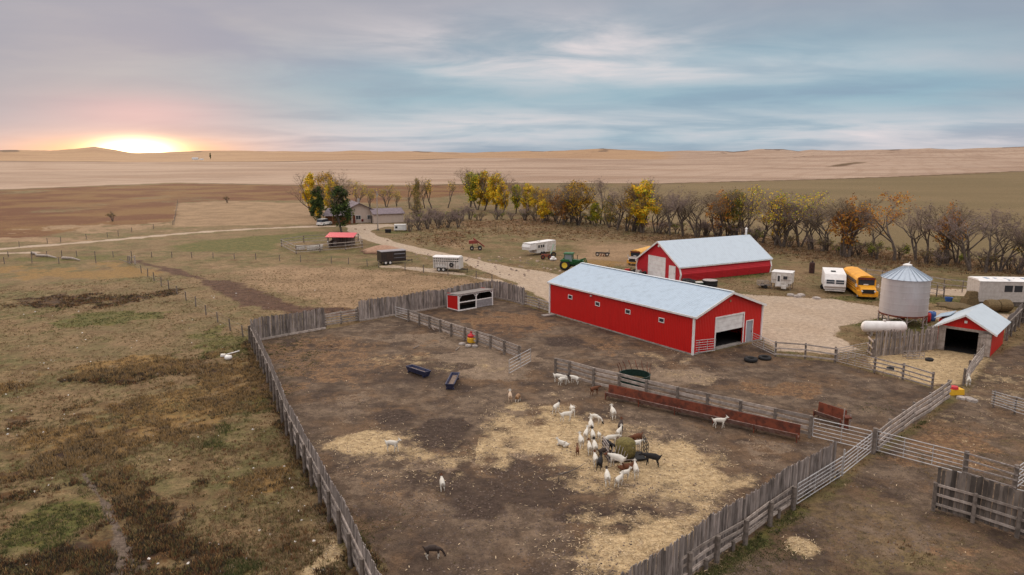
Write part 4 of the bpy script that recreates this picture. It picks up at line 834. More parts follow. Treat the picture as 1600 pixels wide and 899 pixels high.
windbreak('windbreak_fence','tall slab board fence running diagonally along the lower right of the corral',F4,H2,bw=.13,irr=.13,side=-1,posts=50,railh=(.3,),posth=.5,lean=.02)
q=[G(*p) for p in((1024,944),(1077,906),(1119.5,878),(1164,851),(1202.4,821.5),(1239,796))]
rail_fence('rail_fence','timber rail fence nailed along the outside of the diagonal board fence',q,1.2,3,side=.13,rh=.15,pr=.13,lo=.35)
pipe_gate('pipe_gate','silver pipe gate resting against the upper end of the diagonal board fence',G(1244,792.5),G(1314,747),1.35,6,(.4,.75),'pipe')
pipe_gate('pipe_gate','silver pipe gate hung from the corner post towards the diagonal fence',G(1316,745.5),G(1361,709),1.40,6,(.5,),'pipe')
m=MB(); m.tube([(0,0,0),(0,0,1.7)],.05,7); o=m.build('steel_post',M_('pipe'),loc=G(1316,744)); tag(o,'thin steel post where the two leaning silver gates join','post')
F5=[Vector((p.x,p.y,0)) for p in [G(*q,2.4) for q in((1467,731),(1530,747.5),(1600,768),(1660,785))]]
windbreak('windbreak_fence','dark worn board fence at the lower right edge of the view',F5,2.4,bw=.22,irr=.10,mat_='darkwood',side=-1,posts=2.9,railh=(.35,.9,1.45),posth=1.6)
R5=[G(*p) for p in((1211.5,557),(1258,560),(1304.6,566.5))]
rail_fence('rail_fence','timber rail fence between the barn gate and the yard gates',R5,1.35,3,rh=.13)
pipe_gate('pipe_gate','pinkish pipe gate against the front left corner of the long barn',G(1081,554.5),G(1117,550.5),1.35,6,(.3,.66),'pipe')
pipe_gate('pipe_gate','pipe gate standing open beside the grey barn door',G(1175,541),G(1210,557),1.35,6,(.5,),'pipe')
pipe_gate('pipe_gate','dull pipe gate between the rail fence and the slab fence',G(1306,567),G(1365,582),1.3,6,(.3,.5,),'pipe_old')
pipe_gate('pipe_gate','second dull pipe gate set at an angle behind the yard gate',G(1307,566),G(1356,556),1.3,6,(.5,),'pipe_old')
rail_fence('rail_fence','low pipe and plank fence around the shed yard',[G(*p) for p in((1366,583),(1410,594),(1456,608.5))],1.35,4,'pipe_old',rh=.11)
F6=[Vector((p.x,p.y,0)) for p in [G(*q,0) for q in((1364.5,558.5),(1400,555),(1430,550.5),(1459,547))]]
windbreak('slab_fence','ragged slab fence in front of the grain bin and white tank',F6,2.35,bw=.19,irr=.30,gap=.06,side=1,lean=.05,railh=(.7,1.7))
rail_fence('short_rail','short side rail at the left end of the ragged slab fence',[G(1357,552),G(1364,559)],1.6,3)
F7=[Vector((p.x,p.y,0)) for p in [G(*q,0) for q in((1569,532),(1582,518),(1594,505))]]
windbreak('slab_fence','pale slab fence running back from the red shed',F7,2.3,bw=.2,irr=.08,side=-1,railh=(.7,1.7))
F8=[Vector((p.x,p.y,0)) for p in [G(*q,0) for q in((1594,505),(1620,509),(1660,514))]]
windbreak('slab_fence','grey slab fence at the far right edge beside the white trailer',F8,2.2,bw=.2,irr=.08,side=-1,railh=(.7,1.7))
rail_fence('rail_fence','short rail fence leading from the shed door to the white goat',[G(*p) for p in((1533,562),(1527,570),(1520,579),(1513,589),(1505,602.5))],1.35,5,side=.13)
rail_fence('pipe_fence','pipe panel on a timber post at the right edge',[G(1551.6,636.5),G(1585,647),G(1625,660)],1.3,6,'pipe',rh=.05,posth=1.35,pr=.07,cat='fence')
rail_fence('pole_fence','bleached pole fence behind the yellow bus and grain bin',[G(*p) for p in((1327,434),(1352,437),(1377,440),(1410,444),(1440,447),(1474,454),(1503,457),(1530,460))],1.6,2,'pipe_old',rh=.10,lo=.9,pr=.07,posth=1.75)
rail_fence('pole_fence','sparse rail fence beside the gravel strip behind the grain bin',[G(*p) for p in((1452,462),(1463,464),(1474,466))],1.6,3,'pipe_old',rh=.08,lo=.5,pr=.09)
def wire_fence(name,label,pts,h=1.2,n=3,sub=1,pr=.075,brace=False):
    o=thing(name,label,'wire fence',pts[0],0); q=[]
    for a,b in zip(pts[:-1],pts[1:]):
        for i in range(sub): q.append(a.lerp(b,i/sub)-Vector(pts[0]))
    q.append(pts[-1]-Vector(pts[0]))
    for p in q: m=MB(); post(m,p,h*random.uniform(.92,1.1),pr,.06); m.build('post',M_('post'),o)
    for k in range(n): 
        m=MB(); z=.35+(h-.42)*k/max(1,n-1)
        for a,b in zip(q[:-1],q[1:]): m.bar(a+Vector((0,0,z)),b+Vector((0,0,z)),.012,.012)
        m.build('wire',mat('old_wire',(.12,.10,.09),.6,var=0),o)
    return o
wire_fence('wire_fence','wire fence on thin posts running down to the left corral corner',[G(*p) for p in((206,412),(221,427),(231,433),(241,439),(252,447.5),(264,452.5),(277,460.5),(291,469.5),(306,479),(322,492),(340.5,503.5),(360,516.5),(380,527),(391,533))],1.25)
wire_fence('wire_fence','wire fence behind the two livestock trailers',[G(*p) for p in((400,406),(437,408),(470,409.5),(517.6,411.5),(544.6,413),(574,416),(592,418),(632.7,422),(662,426),(700,431),(744,435.5),(769,441))],1.2,3)
wire_fence('wire_fence','long low wire fence across the left pasture',[G(*p) for p in((-60,401),(50,402),(120,401),(206,402),(300,403),(400,406))],1.1,3,3)
wire_fence('wire_fence','posts along the farm track at the far left',[G(*p) for p in((30,386),(74,381),(95,379),(135,374),(168,371),(185,369),(206,363),(240,358),(270,352))],1.2,2)
wire_fence('wire_fence','wire fence dividing the brown field from the mown paddock',[G(*p) for p in((272,351),(275,335),(278,318))],1.3,2,4)
wire_fence('wire_fence','second row of posts across the left pasture',[G(*p) for p in((-40,409),(7,412),(50,411),(92,412),(150,411),(200,412))],1.2,2)
# timber H-brace at the junction
o=thing('brace_posts','pair of pale brace posts where the left wire fences meet','post',G(203,413)); 
for x in(0,.9): m=MB(); post(m,(x,0,0),1.5,.13); m.build('post',M_('rail'),o)
m=MB(); m.bar((0,0,1.2),(.9,0,1.2),.1,.1); m.bar((0,0,.2),(-1.8,0,.9),.08,.08); m.build('rail',M_('rail'),o)
# small pen with red roof
PN=[G(*p) for p in((440,385.5),(463,397),(500,394),(540,391),(566,388),(560,377),(512,378),(475,380),(440,385.5))]
rail_fence('pen_fence','weathered rail fence round the small animal pen with red roof',PN,1.5,3,'rail',rh=.13,lo=.35,pr=.11)
c0=G(514,388); rr_=thing('pen_roof','flat red metal roof on posts over the small animal pen','shelter',c0,.06)
for x,y in((0,0),(4.6,0),(4.6,4),(0,4)): m=MB(); post(m,(x,y,0),2.3,.09); m.build('post',M_('post'),rr_)
m=MB(); m.add([(-.6,-.5,2.25),(5.1,-.5,2.15),(5.1,4.6,2.55),(-.6,4.6,2.65),(-.6,-.5,2.33),(5.1,-.5,2.23),(5.1,4.6,2.63),(-.6,4.6,2.73)],[(0,3,2,1),(4,5,6,7),(0,1,5,4),(1,2,6,5),(2,3,7,6),(3,0,4,7)]); m.build('roof',mat('pink_red_roof',(.60,.07,.09),.5,build=corr((.60,.07,.09),0,.3,.4,.08)),rr_)
m=MB(); m.box(.1,4.5,3.9,4,.0,1.9); m.box(0,.1,.3,4,0,1.3); m.build('wall',M_('darkwood'),rr_)
# ================================================================== VEHICLES AND YARD THINGS (local x = forward)
YEL=mat('bus_yellow',(.80,.36,.02),.45,var=.05,c2=(.62,.27,.02),nscale=1.2)
def wheel(par,x,y,r,w_,rimc='rim',name='wheel',rr=.55):
    m=MB(); m.lathe([(r*.55,-w_/2),(r*.9,-w_/2),(r,-w_*.35),(r,w_*.35),(r*.9,w_/2),(r*.55,w_/2)],18,(x,y,r),'y'); o=m.build(name,M_('tyre'),par,smooth=True)
    m=MB(); m.lathe([(0,-w_*.3),(r*rr,-w_*.42),(r*(rr+.02),0),(r*rr,w_*.42),(0,w_*.3)],14,(x,y,r),'y'); m.build('rim',M_(rimc) if isinstance(rimc,str) else rimc,o); return o
def bus(loc,rz,label,nose=True,tone=YEL):
    o=thing('school_bus',label,'bus',loc,rz); L=9.6; W_=1.2
    m=MB(); sec=[(-W_,.55),(-W_,2.3),(-W_*.93,2.62),(-W_*.62,2.88),(0,2.98),(W_*.62,2.88),(W_*.93,2.62),(W_,2.3),(W_,.55)]
    m.prism(sec,-L,-1.3); m.build('body',tone,o)
    m=MB(); m.prism([(-1.3,.6),(-1.3,1.7),(-.15,1.52),(.05,1.3),(.05,.7),(-.1,.6)],-.95,.95,axis='y'); m.build('hood',tone,o)
    m=MB(); m.box(-1.29,-1.25,-1.0,1.0,1.72,2.42); m.build('windscreen',M_('glass'),o)
    m=MB(); m.box(-1.28,-1.16,-1.05,1.05,2.48,2.72); m.build('sign_board',mat('bus_maroon',(.12,.02,.02),.6),o)
    m=MB(); m.box(.05,.09,-.75,.75,.8,1.35); gr=m.build('grille',M_('black'),o)
    for s in(-1,1):
        m=MB(); m.lathe([(0,.05),(.11,.04),(.12,-.02)],12,(.10,s*.78,1.12),'x'); m.build('headlight',M_('white'),o)
        m=MB(); m.box(-1.2,.1,s*1.0-.22,s*1.0+.22,.55,1.1); m.build('fender',tone,o)
    m=MB(); m.box(.1,.25,-1.15,1.15,.42,.66); m.build('bumper',tone,o)
    for s in(-1,1):
        for z in(1.0,1.35,1.62): m=MB(); m.box(-L+.1,-1.4,s*(W_+.012)-.012,s*(W_+.012)+.012,z,z+.06); m.build('rub_rail',M_('black'),o)
        for k in range(9): m=MB(); x=-L+.45+k*.86; m.box(x,x+.68,s*(W_+.006)-.012,s*(W_+.006)+.012,1.78,2.28); m.build('window',M_('glass'),o)
        m=MB(); m.tube([(-1.0,s*.95,1.5),(-.75,s*1.35,1.75)],.02,5); m.box(-.8,-.74,s*1.35-.1,s*1.35+.1,1.55,1.95); m.build('mirror',M_('dirtywhite'),o)
        wheel(o,-.75,s*1.0,.48,.26,'dirtywhite'); wheel(o,-L+2.6,s*1.0,.48,.3,'dirtywhite')
    m=MB(); m.box(-1.24,-1.22,-.35,.25,1.74,1.86); m.build('paper_sheet',WHITE,o)
    m=MB(); m.prism([(-1.0,-.15),(1.0,-.15),(1.0,-.05),(-1.0,-.05)],-L+.05,-1.4); 
    return o
a=G(1343,469); b=G(1322,452.5); bd=(a-b).normalized(); 
bus(a+Vector((1.15,0.2,0)),math.atan2(bd.y,bd.x),'old yellow school bus parked between the white camper and the grain bin')
a=G(988,415); b=G(1040,399.5); bd=(a-b).normalized(); bb_=bus(a,math.atan2(bd.y,bd.x),'yellow school bus with grey hood half hidden behind the arch barn',tone=mat('bus_yellow_faded',(.66,.34,.06),.5,var=.1)); bb_.scale=(.85,.85,.85)
for c_ in bb_.children:
    if c_.name.startswith('hood'): c_.data.materials[0]=M_('pipe_old')
# tractor
def tractor(loc,rz):
    GR=mat('tractor_green',(.018,.105,.03),.4,var=.05); YW=mat('wheel_yellow',(.72,.50,.05),.5,var=.05)
    o=thing('tractor','green cab tractor with yellow wheels parked at the edge of the gravel','tractor',loc,rz)
    m=MB(); m.prism([(.6,.85),(.6,1.75),(2.2,1.62),(2.45,1.45),(2.5,.85)],-.38,.38,axis='y'); m.build('hood',GR,o)
    m=MB(); m.box(-1.0,2.4,-.28,.28,.6,.95); m.build('chassis',M_('black'),o)
    m=MB(); 
    for x,y in((-.75,-.75),(-.75,.7),(.6,-.7),(.6,.65)): m.bar((x,y,1.2),(x*.92,y*.93,2.68),.07,.07)
    m.box(-.8,.65,-.75,.72,1.0,1.45); m.build('cab_frame',GR,o)
    m=MB(); m.box(-.72,.55,-.68,.66,1.45,2.62,taper=.03); m.build('cab_glass',mat('cab_glass',(.22,.26,.28),.1,var=0,spec=.7),o)
    m=MB(); m.box(-.9,.78,-.82,.8,2.64,2.82,taper=.08); m.build('roof',GR,o)
    for s in(-1,1):
        wheel(o,-.55,s*1.05,.86,.45,YW,rr=.6); wheel(o,1.95,s*.85,.55,.34,YW)
        m=MB(); m.prism([(-1.4,1.5),(-1.1,1.82),(.1,1.82),(.35,1.5)],s*1.05-.25,s*1.05+.25,axis='y'); m.build('fender',GR,o)
        m=MB(); m.bar((.7,s*.55,1.2),(2.6,s*.6,1.9),.12,.16); m.bar((2.6,s*.6,1.9),(3.1,s*.6,.6),.1,.14); m.build('loader_arm',GR,o)
    m=MB(); m.prism([(3.0,.25),(3.0,.95),(3.15,.95),(3.5,.2)],-1.0,1.0,axis='y'); m.build('loader_bucket',M_('black'),o)
    m=MB(); m.tube([(1.3,.28,1.6),(1.3,.28,2.45)],.05,8); m.build('exhaust',M_('black'),o)
    return o
tractor(G(890,423)+Vector((0,1.1,0)),-.25)
def trailer_tongue(o,x0,x1,z=.5,w_=.6):
    m=MB(); m.bar((x0,w_,z),(x1,0,z),.08,.1); m.bar((x0,-w_,z),(x1,0,z),.08,.1); m.tube([(x1-.1,0,0),(x1-.1,0,z+.25)],.05,6); m.build('tongue',M_('black'),o)
# black enclosed trailer
a=G(596,414.5); b=G(633,411.5); o=thing('cargo_trailer','black enclosed cargo trailer with two white wheels beside the drive','trailer',a,ang(a,b)); L=(b-a).length+.2
BLK=mat('black_panel',(.028,.022,.022),.35,var=.1,c2=(.05,.035,.03)); m=MB(); m.box(0,L,0,2.1,.45,2.25); m.build('body',BLK,o)
m=MB(); m.prism([(-.04,2.25),(2.14,2.25),(1.9,2.36),(.2,2.36)],-.05,L+.05); m.build('roof',mat('grey_trailer_roof',(.25,.22,.23),.5),o)
m=MB(); m.box(L*.52,L*.97,-.02,-.003,1.7,1.82); m.box(L*.52,L*.97,-.02,-.003,1.05,1.12); m.build('side_stripe',mat('grey_stripe',(.25,.25,.28),.4),o)
m=MB(); m.box(L*.22,L*.48,-.03,-.003,.55,2.05); m.build('side_door',mat('brown_black',(.05,.032,.026),.45),o)
for x in(.75,1.55):
    wheel(o,x,-.08,.36,.22,WHITE,rr=.7); wheel(o,x,2.15,.36,.22,WHITE)
trailer_tongue(o,L,L+1.2)
# white stock trailer
a=G(677,424); b=G(713,425); L=4.3; o=thing('livestock_trailer','white livestock trailer with slotted sides and spare wheel','trailer',a,ang(a,b)-.02)
m=MB(); m.box(0,L,0,2.0,.5,1.62); m.box(0,L,0,2.0,1.78,1.98); m.box(0,L,.0,2.0,2.14,2.34)
for k in range(13): x=k*(L-.06)/12; m.box(x,x+.07,-.025,.03,.5,2.34)
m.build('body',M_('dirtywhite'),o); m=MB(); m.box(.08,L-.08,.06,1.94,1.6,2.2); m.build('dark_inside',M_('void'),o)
m=MB(); m.prism([(-.06,2.34),(2.06,2.34),(1.8,2.46),(.2,2.46)],-.08,L+.08); m.build('roof',WHITE,o)
m=MB(); m.prism([(0,.5),(2.0,.5),(1.85,2.3),(.15,2.3)],L+.004,L+.25); m.build('front_wall',M_('rim'),o)
for k in range(9): m=MB(); x=.2+k*.44; m.box(x,x+.1,-.03,-.004,.55,1.6); m.build('side_rib',mat('trailer_rib',(.35,.30,.28),.5),o)
for x in(1.0,1.75): wheel(o,x,-.1,.36,.22,'rim'); wheel(o,x,2.1,.36,.22)
m=MB(); m.prism([(.55,.7),(.7,.95),(2.05,.95),(2.2,.7)],-.24,-.03,axis='y'); m.build('fender',M_('rim'),o)
sp=MB(); sp.lathe([(.19,-.1),(.34,-.1),(.37,0),(.34,.1),(.19,.1)],16,(3.1,-.14,1.15),'y'); sp.build('spare_wheel',M_('tyre'),o,smooth=True)
trailer_tongue(o,L+.25,L+1.5)
# fifth wheel trailer
a=G(839,399.5); b=G(866,395); th_=ang(a,b); o=thing('camping_trailer','old white fifth-wheel camper with raised nose standing in the grass','camper',a,th_); L=(b-a).length+1.4
m=MB(); m.prism([(0,.5),(0,2.55),(.25,2.75),(L,2.75),(L,.5)],0,2.3,axis='y'); m.build('body',M_('dirtywhite'),o)
m=MB(); m.prism([(-2.4,1.35),(-2.5,2.0),(-2.2,2.6),(.0,2.7),(.0,1.35)],.05,2.25,axis='y'); m.build('nose',WHITE,o)
m=MB(); m.box(-2.2,L+.05,.05,2.25,2.752,2.80); m.build('roof',WHITE,o); m=MB(); m.box(1.5,2.2,.9,1.4,2.81,3.0); m.build('roof_vent',WHITE,o)
for x0,x1 in((.4,1.0),(1.3,1.8),(2.0,2.5)): m=MB(); m.box(x0,x1,-.02,-.004,1.6,2.2); m.build('window',M_('glass'),o)
m=MB(); m.box(2.9,3.4,-.02,-.004,.6,2.3); m.build('door',WHITE,o)
for x in(1.6,2.4): wheel(o,x,-.02,.36,.22,'black')
o.scale=(.86,.86,.86)
# camper behind gravel, left of the bus
a=G(1287,458); b=G(1321,460); th_=ang(a,b); o=thing('travel_trailer','white travel trailer with two louvred rear windows beside the school bus','camper',a,th_); W_=2.7; 
m=MB(); m.prism([(0,.55),(-.18,1.1),(0,2.0),(.45,2.65),(5.8,2.65),(5.8,.55)],0,W_,axis='x') if False else None
m=MB(); pr=[(.0,.55),(-.15,1.05),(.0,1.9),(.5,2.62),(6.0,2.72),(6.3,.55)]
m.add([(0,a_,b_) for a_,b_ in pr]+[(W_,a_,b_) for a_,b_ in pr],[(0,1,2,3,4,5),(11,10,9,8,7,6)]+[(i,(i+1)%6,6+(i+1)%6,6+i) for i in range(6)]); m.build('body',WHITE,o)
for x in(.25,1.45):
    m=MB(); m.add([(x,-.14,1.38),(x+1.0,-.14,1.38),(x+1.0,-.05,1.9),(x,-.05,1.9),(x,.0,1.38),(x+1.0,.0,1.38),(x+1,.1,1.9),(x,.1,1.9)],[(0,1,2,3),(4,7,6,5),(0,4,5,1),(3,2,6,7),(0,3,7,4),(1,5,6,2)]); wo_=m.build('window',M_('glass'),o)
    s=MB(); s.box(x,x+1,-.15,-.06,1.60,1.64); s.build('louvre',WHITE,wo_)
m=MB(); m.box(.0,W_,-.17,-.05,.85,.93); m.build('stripe',mat('brown_stripe',(.25,.18,.14),.5),o)
m=MB(); m.box(.9,1.5,2.2,2.8,2.66,2.78); m.build('roof_vent',M_('black'),o); m=MB(); m.box(.1,W_-.1,-.35,-.2,.4,.52); m.build('bumper',M_('dirtywhite'),o)
wheel(o,.05,3.2,.36,.2,'black'); wheel(o,W_-.05,3.2,.36,.2,'black')
# truck camper on stand
a=G(1204,452); b=G(1238,455); th_=ang(a,b); L=(b-a).length; o=thing('truck_camper','small white pickup camper box with narrow door standing on the grass','camper',a,th_)
m=MB(); m.box(0,L*.93,0,2.2,.95,2.45); m.box(.55,L*.78,.03,2.1,.45,.95); m.build('body',M_('dirtywhite'),o)
m=MB(); m.box(-.05,L*.93+.05,-.04,2.25,2.45,2.53); m.build('roof',WHITE,o)
m=MB(); m.box(.72,1.28,-.03,-.004,.50,2.2); dd=m.build('door',WHITE,o); m=MB(); m.box(.86,1.16,-.05,-.031,1.2,2.0); m.build('pane',M_('glass'),dd)
m=MB(); m.box(1.6,2.15,-.03,-.004,1.55,2.0); m.build('window',M_('glass'),o)
m=MB(); m.box(0,L*.93,-.02,-.003,1.42,1.47); m.build('stripe',mat('brown_stripe',(.25,.18,.14),.5),o)
m=MB(); m.box(1.45,2.1,-.35,-.05,.25,.75); m.build('step_box',M_('dirtywhite'),o)
for x,y in((.1,.1),(L*.9,.1),(.1,2.1),(L*.9,2.1)): m=MB(); m.tube([(x,y,0),(x,y,1.0)],.05,6); m.build('jack',M_('post'),o)
# little flatbed trailer
a=G(1186,451); o=thing('utility_trailer','small grey open utility trailer beside the pickup camper','trailer',a,-.02)
m=MB(); m.box(0,1.7,0,1.2,.38,.45); m.build('deck',M_('darkwood'),o)
for y in(0,1.2): 
    m=MB()
    for z in(.6,.8,.98): m.bar((0,y,z),(1.7,y,z),.03,.09)
    for x in(.03,.85,1.67): m.bar((x,y,.4),(x,y,1.02),.05,.05)
    m.build('side_rack',M_('rail'),o)
wheel(o,.85,-.1,.28,.18,'black'); wheel(o,.85,1.3,.28,.18,'black')
# rusty upright tank and scrap
o=thing('rusty_tank','tall rusty dark drum standing behind the campers','tank',G(1268,427)); m=MB(); m.lathe([(0,.02),(.42,.02),(.43,.7),(.41,.72),(.43,.78),(.42,1.6),(.35,1.75),(0,1.78)],16,(0,0,0)); m.build('drum',mat('dark_rust',(.075,.03,.025),.8,c2=(.03,.018,.016)),o,smooth=False); m=MB(); m.lathe([(.12,1.76),(.12,1.95),(0,1.96)],10); m.build('cap',M_('black'),o)
# long site trailer right edge
a=G(1527,478); o=thing('site_trailer','long off-white mobile trailer with patched roof at the right edge','trailer',a,-.10)
m=MB(); m.box(0,14,0,3.0,.55,3.15,taper=.0); m.build('body',mat('greige_panel',(.52,.47,.44),.6,c2=(.42,.37,.34),var=.05),o)
m=MB(); m.prism([(-.06,3.15),(3.06,3.15),(2.6,3.35),(.4,3.35)],-.06,14.06); m.build('roof',WHITE,o)
for x in(3.0,4.15): m=MB(); m.box(x,x+.95,-.03,-.004,1.85,2.65); m.build('window',M_('glass'),o)
m=MB(); 
for i in range(11): x=1.2+i*1.05+random.uniform(-.2,.2); m.box(x,x+random.uniform(.15,.5),.02+random.uniform(0,1.2),.5+random.uniform(.6,1.4),3.352,3.37)
m.build('roof_patch',mat('blue_patch',(.18,.27,.40),.7),o); m=MB(); m.box(.2,13.8,.1,2.9,0,.55); m.build('skirting',M_('darkwood'),o)
# maroon suv and white car at the house
def car(name,label,loc,rz,c,h=1.75,L=4.6):
    o=thing(name,label,'car',loc,rz); W_=.92
    m=MB(); m.prism([(-L/2,.35),(-L/2,.98),(-L/2+.1,1.02),(L/2-.9,1.02),(L/2,.85),(L/2,.35)],-W_,W_,axis='y'); m.build('body',c,o)
    m=MB(); m.prism([(-L/2+.12,1.02),(-L/2+.3,h),(L/2-2.0,h),(L/2-1.15,1.02)],-W_+.08,W_-.08,axis='y'); m.build('cabin',M_('glass'),o)
    m=MB(); m.box(-L/2+.25,L/2-1.95,-W_+.06,W_-.06,h+.002,h+.06); m.build('roof',c,o)
    for x in(-L/2+.85,L/2-.9):
        for y in(-W_+.02,W_-.02): wheel(o,x,y,.35,.24)
    for y in(-.7,.7): m=MB(); m.box(-L/2-.02,-L/2+.01,y-.12,y+.12,.75,.95); m.build('tail_light',mat('tail_red',(.3,.01,.01),.3),o)
    m=MB(); m.box(-L/2-.03,-L/2-.002,-.25,.25,.55,.68); m.build('number_plate',WHITE,o)
    return o
car('parked_car','dark maroon car parked in front of the farmhouse',G(561.5,348.5)+Vector((0,2.3,0)),R(95),mat('maroon_paint',(.09,.010,.014),.3,var=0))
car('parked_car','white car parked under the dark green trees by the farmhouse',G(505,353)+Vector((0,1.2,0)),R(70),mat('white_car_paint',(.7,.68,.66),.3,var=0))
# cooler box and black bin near garage
o=thing('storage_box','white storage tank box on the lawn in front of the garage','box',G(616,361.5),.05); m=MB(); m.box(0,2.9,0,1.6,.25,1.55); m.build('box_body',WHITE,o); m=MB(); m.box(-.04,2.94,-.04,1.64,1.55,1.63); m.build('lid',WHITE,o); m=MB(); m.box(.25,.8,-.03,-.004,.7,1.2); m.build('vent_grille',M_('black'),o)
for x in(.2,2.5): m=MB(); m.box(x,x+.2,0.1,1.5,0,.25); m.build('skid',M_('post'),o)
o=thing('black_bin','small black open bin on the lawn beside the white storage box','bin',G(602,364),.05); m=MB(); m.box(0,1.3,0,.9,0,.8,taper=-.06); m.build('tub',M_('black'),o); m=MB(); m.box(-.1,1.4,-.1,1.0,.8,.86); m.build('rim',M_('darkwood'),o)
# utility poles
def pole(loc,h,label):
    o=thing('utility_pole',label,'pole',loc); m=MB(); m.tube([(0,0,-.2),(.0,0,h*.5),(.02,0,h)],[.17,.14,.11],8); m.build('shaft',M_('rail'),o); m=MB(); m.tube([(.22,0,h-1.2),(.22,0,h-.6)],.12,8); m.build('yard_lamp',M_('pipe'),o); m=MB(); m.lathe([(.4,0),(.3,.3),(0,.5)],8); m.build('weed_clump',M_('darkwood'),o)
p=G(590.5,360); pole(p,HT(p,299),'tall leaning wooden utility pole by the curve of the driveway')
# red implement (auger / conveyor) in the grass
def auger():
    p=G(742,391); o=thing('farm_implement','rusty red grain machine on small black wheels standing in the field','machine',p,.05); RR_=mat('faded_red',(.27,.05,.035),.7,c2=(.16,.05,.035))
    m=MB(); m.prism([(-1.2,1.3),(-1.2,1.9),(.3,2.0),(.6,1.35)],-.5,.5,axis='y'); m.build('hopper',RR_,o)
    m=MB(); m.tube([(-.3,0,2.35),(1.9,0,.7)],.14,8); m.build('auger_tube',RR_,o)
    m=MB(); 
    for x in(-.6,.8): m.bar((x,0,.35),(x*.6,0,1.5),.09,.09)
    m.bar((-.8,0,.5),(1.2,0,.5),.1,.1); m.build('chassis',M_('black'),o)
    for x in(-.6,1.0): wheel(o,x,-.5,.4,.2,'dirtywhite',rr=.35); wheel(o,x,.5,.4,.2,'black')
auger()
def plow():
    p=G(941,400.5); o=thing('field_plow','dark old plough frame lying in the grass','implement',p,-.1)
    m=MB(); m.bar((-1.2,0,.6),(1.4,0,.5),.12,.12); m.bar((-1.2,.8,.6),(1.4,.8,.5),.12,.12); m.bar((-1.2,0,.6),(-1.2,.8,.6),.1,.1); m.bar((1.2,-.3,.5),(1.3,1.1,1.05),.1,.1); m.build('beam_frame',M_('black'),o)
    for x in(-.9,0.9): wheel(o,x,-.15,.38,.16,'dirtywhite',rr=.4)
    for x in(-.4,.1,.5): m=MB(); m.prism([(x,0),(x+.25,.45),(x+.35,.4),(x+.2,0)],-.05,.7,axis='y'); m.build('blade',M_('rust'),o)
plow()
# scrap next to fifth wheel: pale green frame with fan wheel, white sacks, small rusty seeder
p=G(858,402); o=thing('scrap_mower','pale green hay mower with spoked wheel among scrap beside the old camper','implement',p,.1); PG=mat('pale_green_paint',(.36,.48,.36),.6)
m=MB(); m.bar((.2,0,.4),(.9,.3,2.4),.25,.12); m.bar((-.6,0,.5),(1.0,0,.5),.1,.1); m.build('frame',PG,o); wheel(o,.8,-.2,.5,.12,'hay',rr=.7); wheel(o,-.8,-.2,.4,.12,'dirtywhite')
o=thing('scrap_pile','white sacks piled in the rubble near the old camper','sacks',G(862,407.5),.1)
for i,(x,y,z) in enumerate(((0,0,0),(.55,.1,0),(.25,.1,.28))): m=MB(); m.lathe([(0,-.35),(.22,-.28),(.28,0),(.22,.28),(0,.35)],10,(x,y,z+.24),'x'); m.build('sack',WHITE,o,smooth=True)
o=thing('rusty_seeder','low rusty seeder box in the weeds beside the old camper','implement',G(847,405.5),.1); m=MB(); m.prism([(0,.4),(.1,.9),(.6,.9),(.5,.4)],-.1,1.6,axis='x'); m.build('seed_box',M_('rust'),o); wheel(o,.1,-.2,.4,.12,'rust'); wheel(o,1.4,-.2,.4,.12,'rust')
# yard clutter in front of arch barn
def ride(loc,rz,c,label,name='lawn_tractor'):
    o=thing(name,label,'mower',loc,rz); m=MB(); m.prism([(.1,.3),(.1,.75),(.9,.68),(1.0,.3)],-.28,.28,axis='y'); m.build('hood',c,o); m=MB(); m.box(-.7,.1,-.35,.35,.28,.42); m.prism([(-.6,.42),(-.6,.6),(-.15,.58),(-.15,.42)],-.22,.22,axis='y'); m.build('seat',M_('black'),o)
    m=MB(); m.tube([(0,0,.6),(-.1,0,.95)],.03,6); m.lathe([(.17,0),(.19,.02),(.17,.04)],12,(-.12,0,.95)); m.build('steering_wheel',M_('black'),o)
    for x,r_ in((-.5,.34),(.75,.24)): wheel(o,x,.42,r_,.2); wheel(o,x,-.42,r_,.2)
ride(G(985,427.5),2.6,mat('mower_red',(.5,.02,.02),.4),'red ride-on mower parked at the left corner of the arch barn')
ride(G(1001,430),2.2,mat('mower_white',(.55,.50,.46),.5),'pale ride-on mower by the garage door of the arch barn')
for (x,y,lb,c) in((957,425,'red and white scrap bucket seen over the long barn roof','mower_red'),(968,427,'pale rock beside the scrap bucket behind the barn roof','field_stone')):
    m=MB(); m.lathe([(0,0),(.35,.02),(.42,.3),(.3,.55),(0,.58)],9); tag(m.build('scrap_bucket' if 'bucket' in lb else 'yard_rock',MATS.get(c) or M_('stone'),loc=G(x,y)),lb,'bucket' if 'bucket' in lb else 'rock')
def tyre_at(p,r=.5,w_=.26,z=0,label='',tilt=0,name='old_tyre',water=False):
    m=MB(); m.lathe([(r*.55,0),(r*.92,0),(r,w_*.3),(r,w_*.7),(r*.92,w_),(r*.55,w_),(r*.5,w_*.5),(r*.55,0)],20); o=m.build(name,M_('tyre'),loc=(p.x,p.y,z),smooth=True); o.rotation_euler=(tilt,0,0); return tag(o,label,'tyre')
tyre_at(G(1173,564.5),.62,.30,.02,'larger black tyre lying in front of the barn door'); tyre_at(G(1195,561),.60,.22,.02,'second flatter tyre lying nearer the open pipe gate',.05)
tyre_at(G(1391,578),.32,.2,.02,'small black tyre lying in the shed yard'); tyre_at(G(1450,580),.34,.22,.95,'small tyre sitting on top of the yard fence corner')
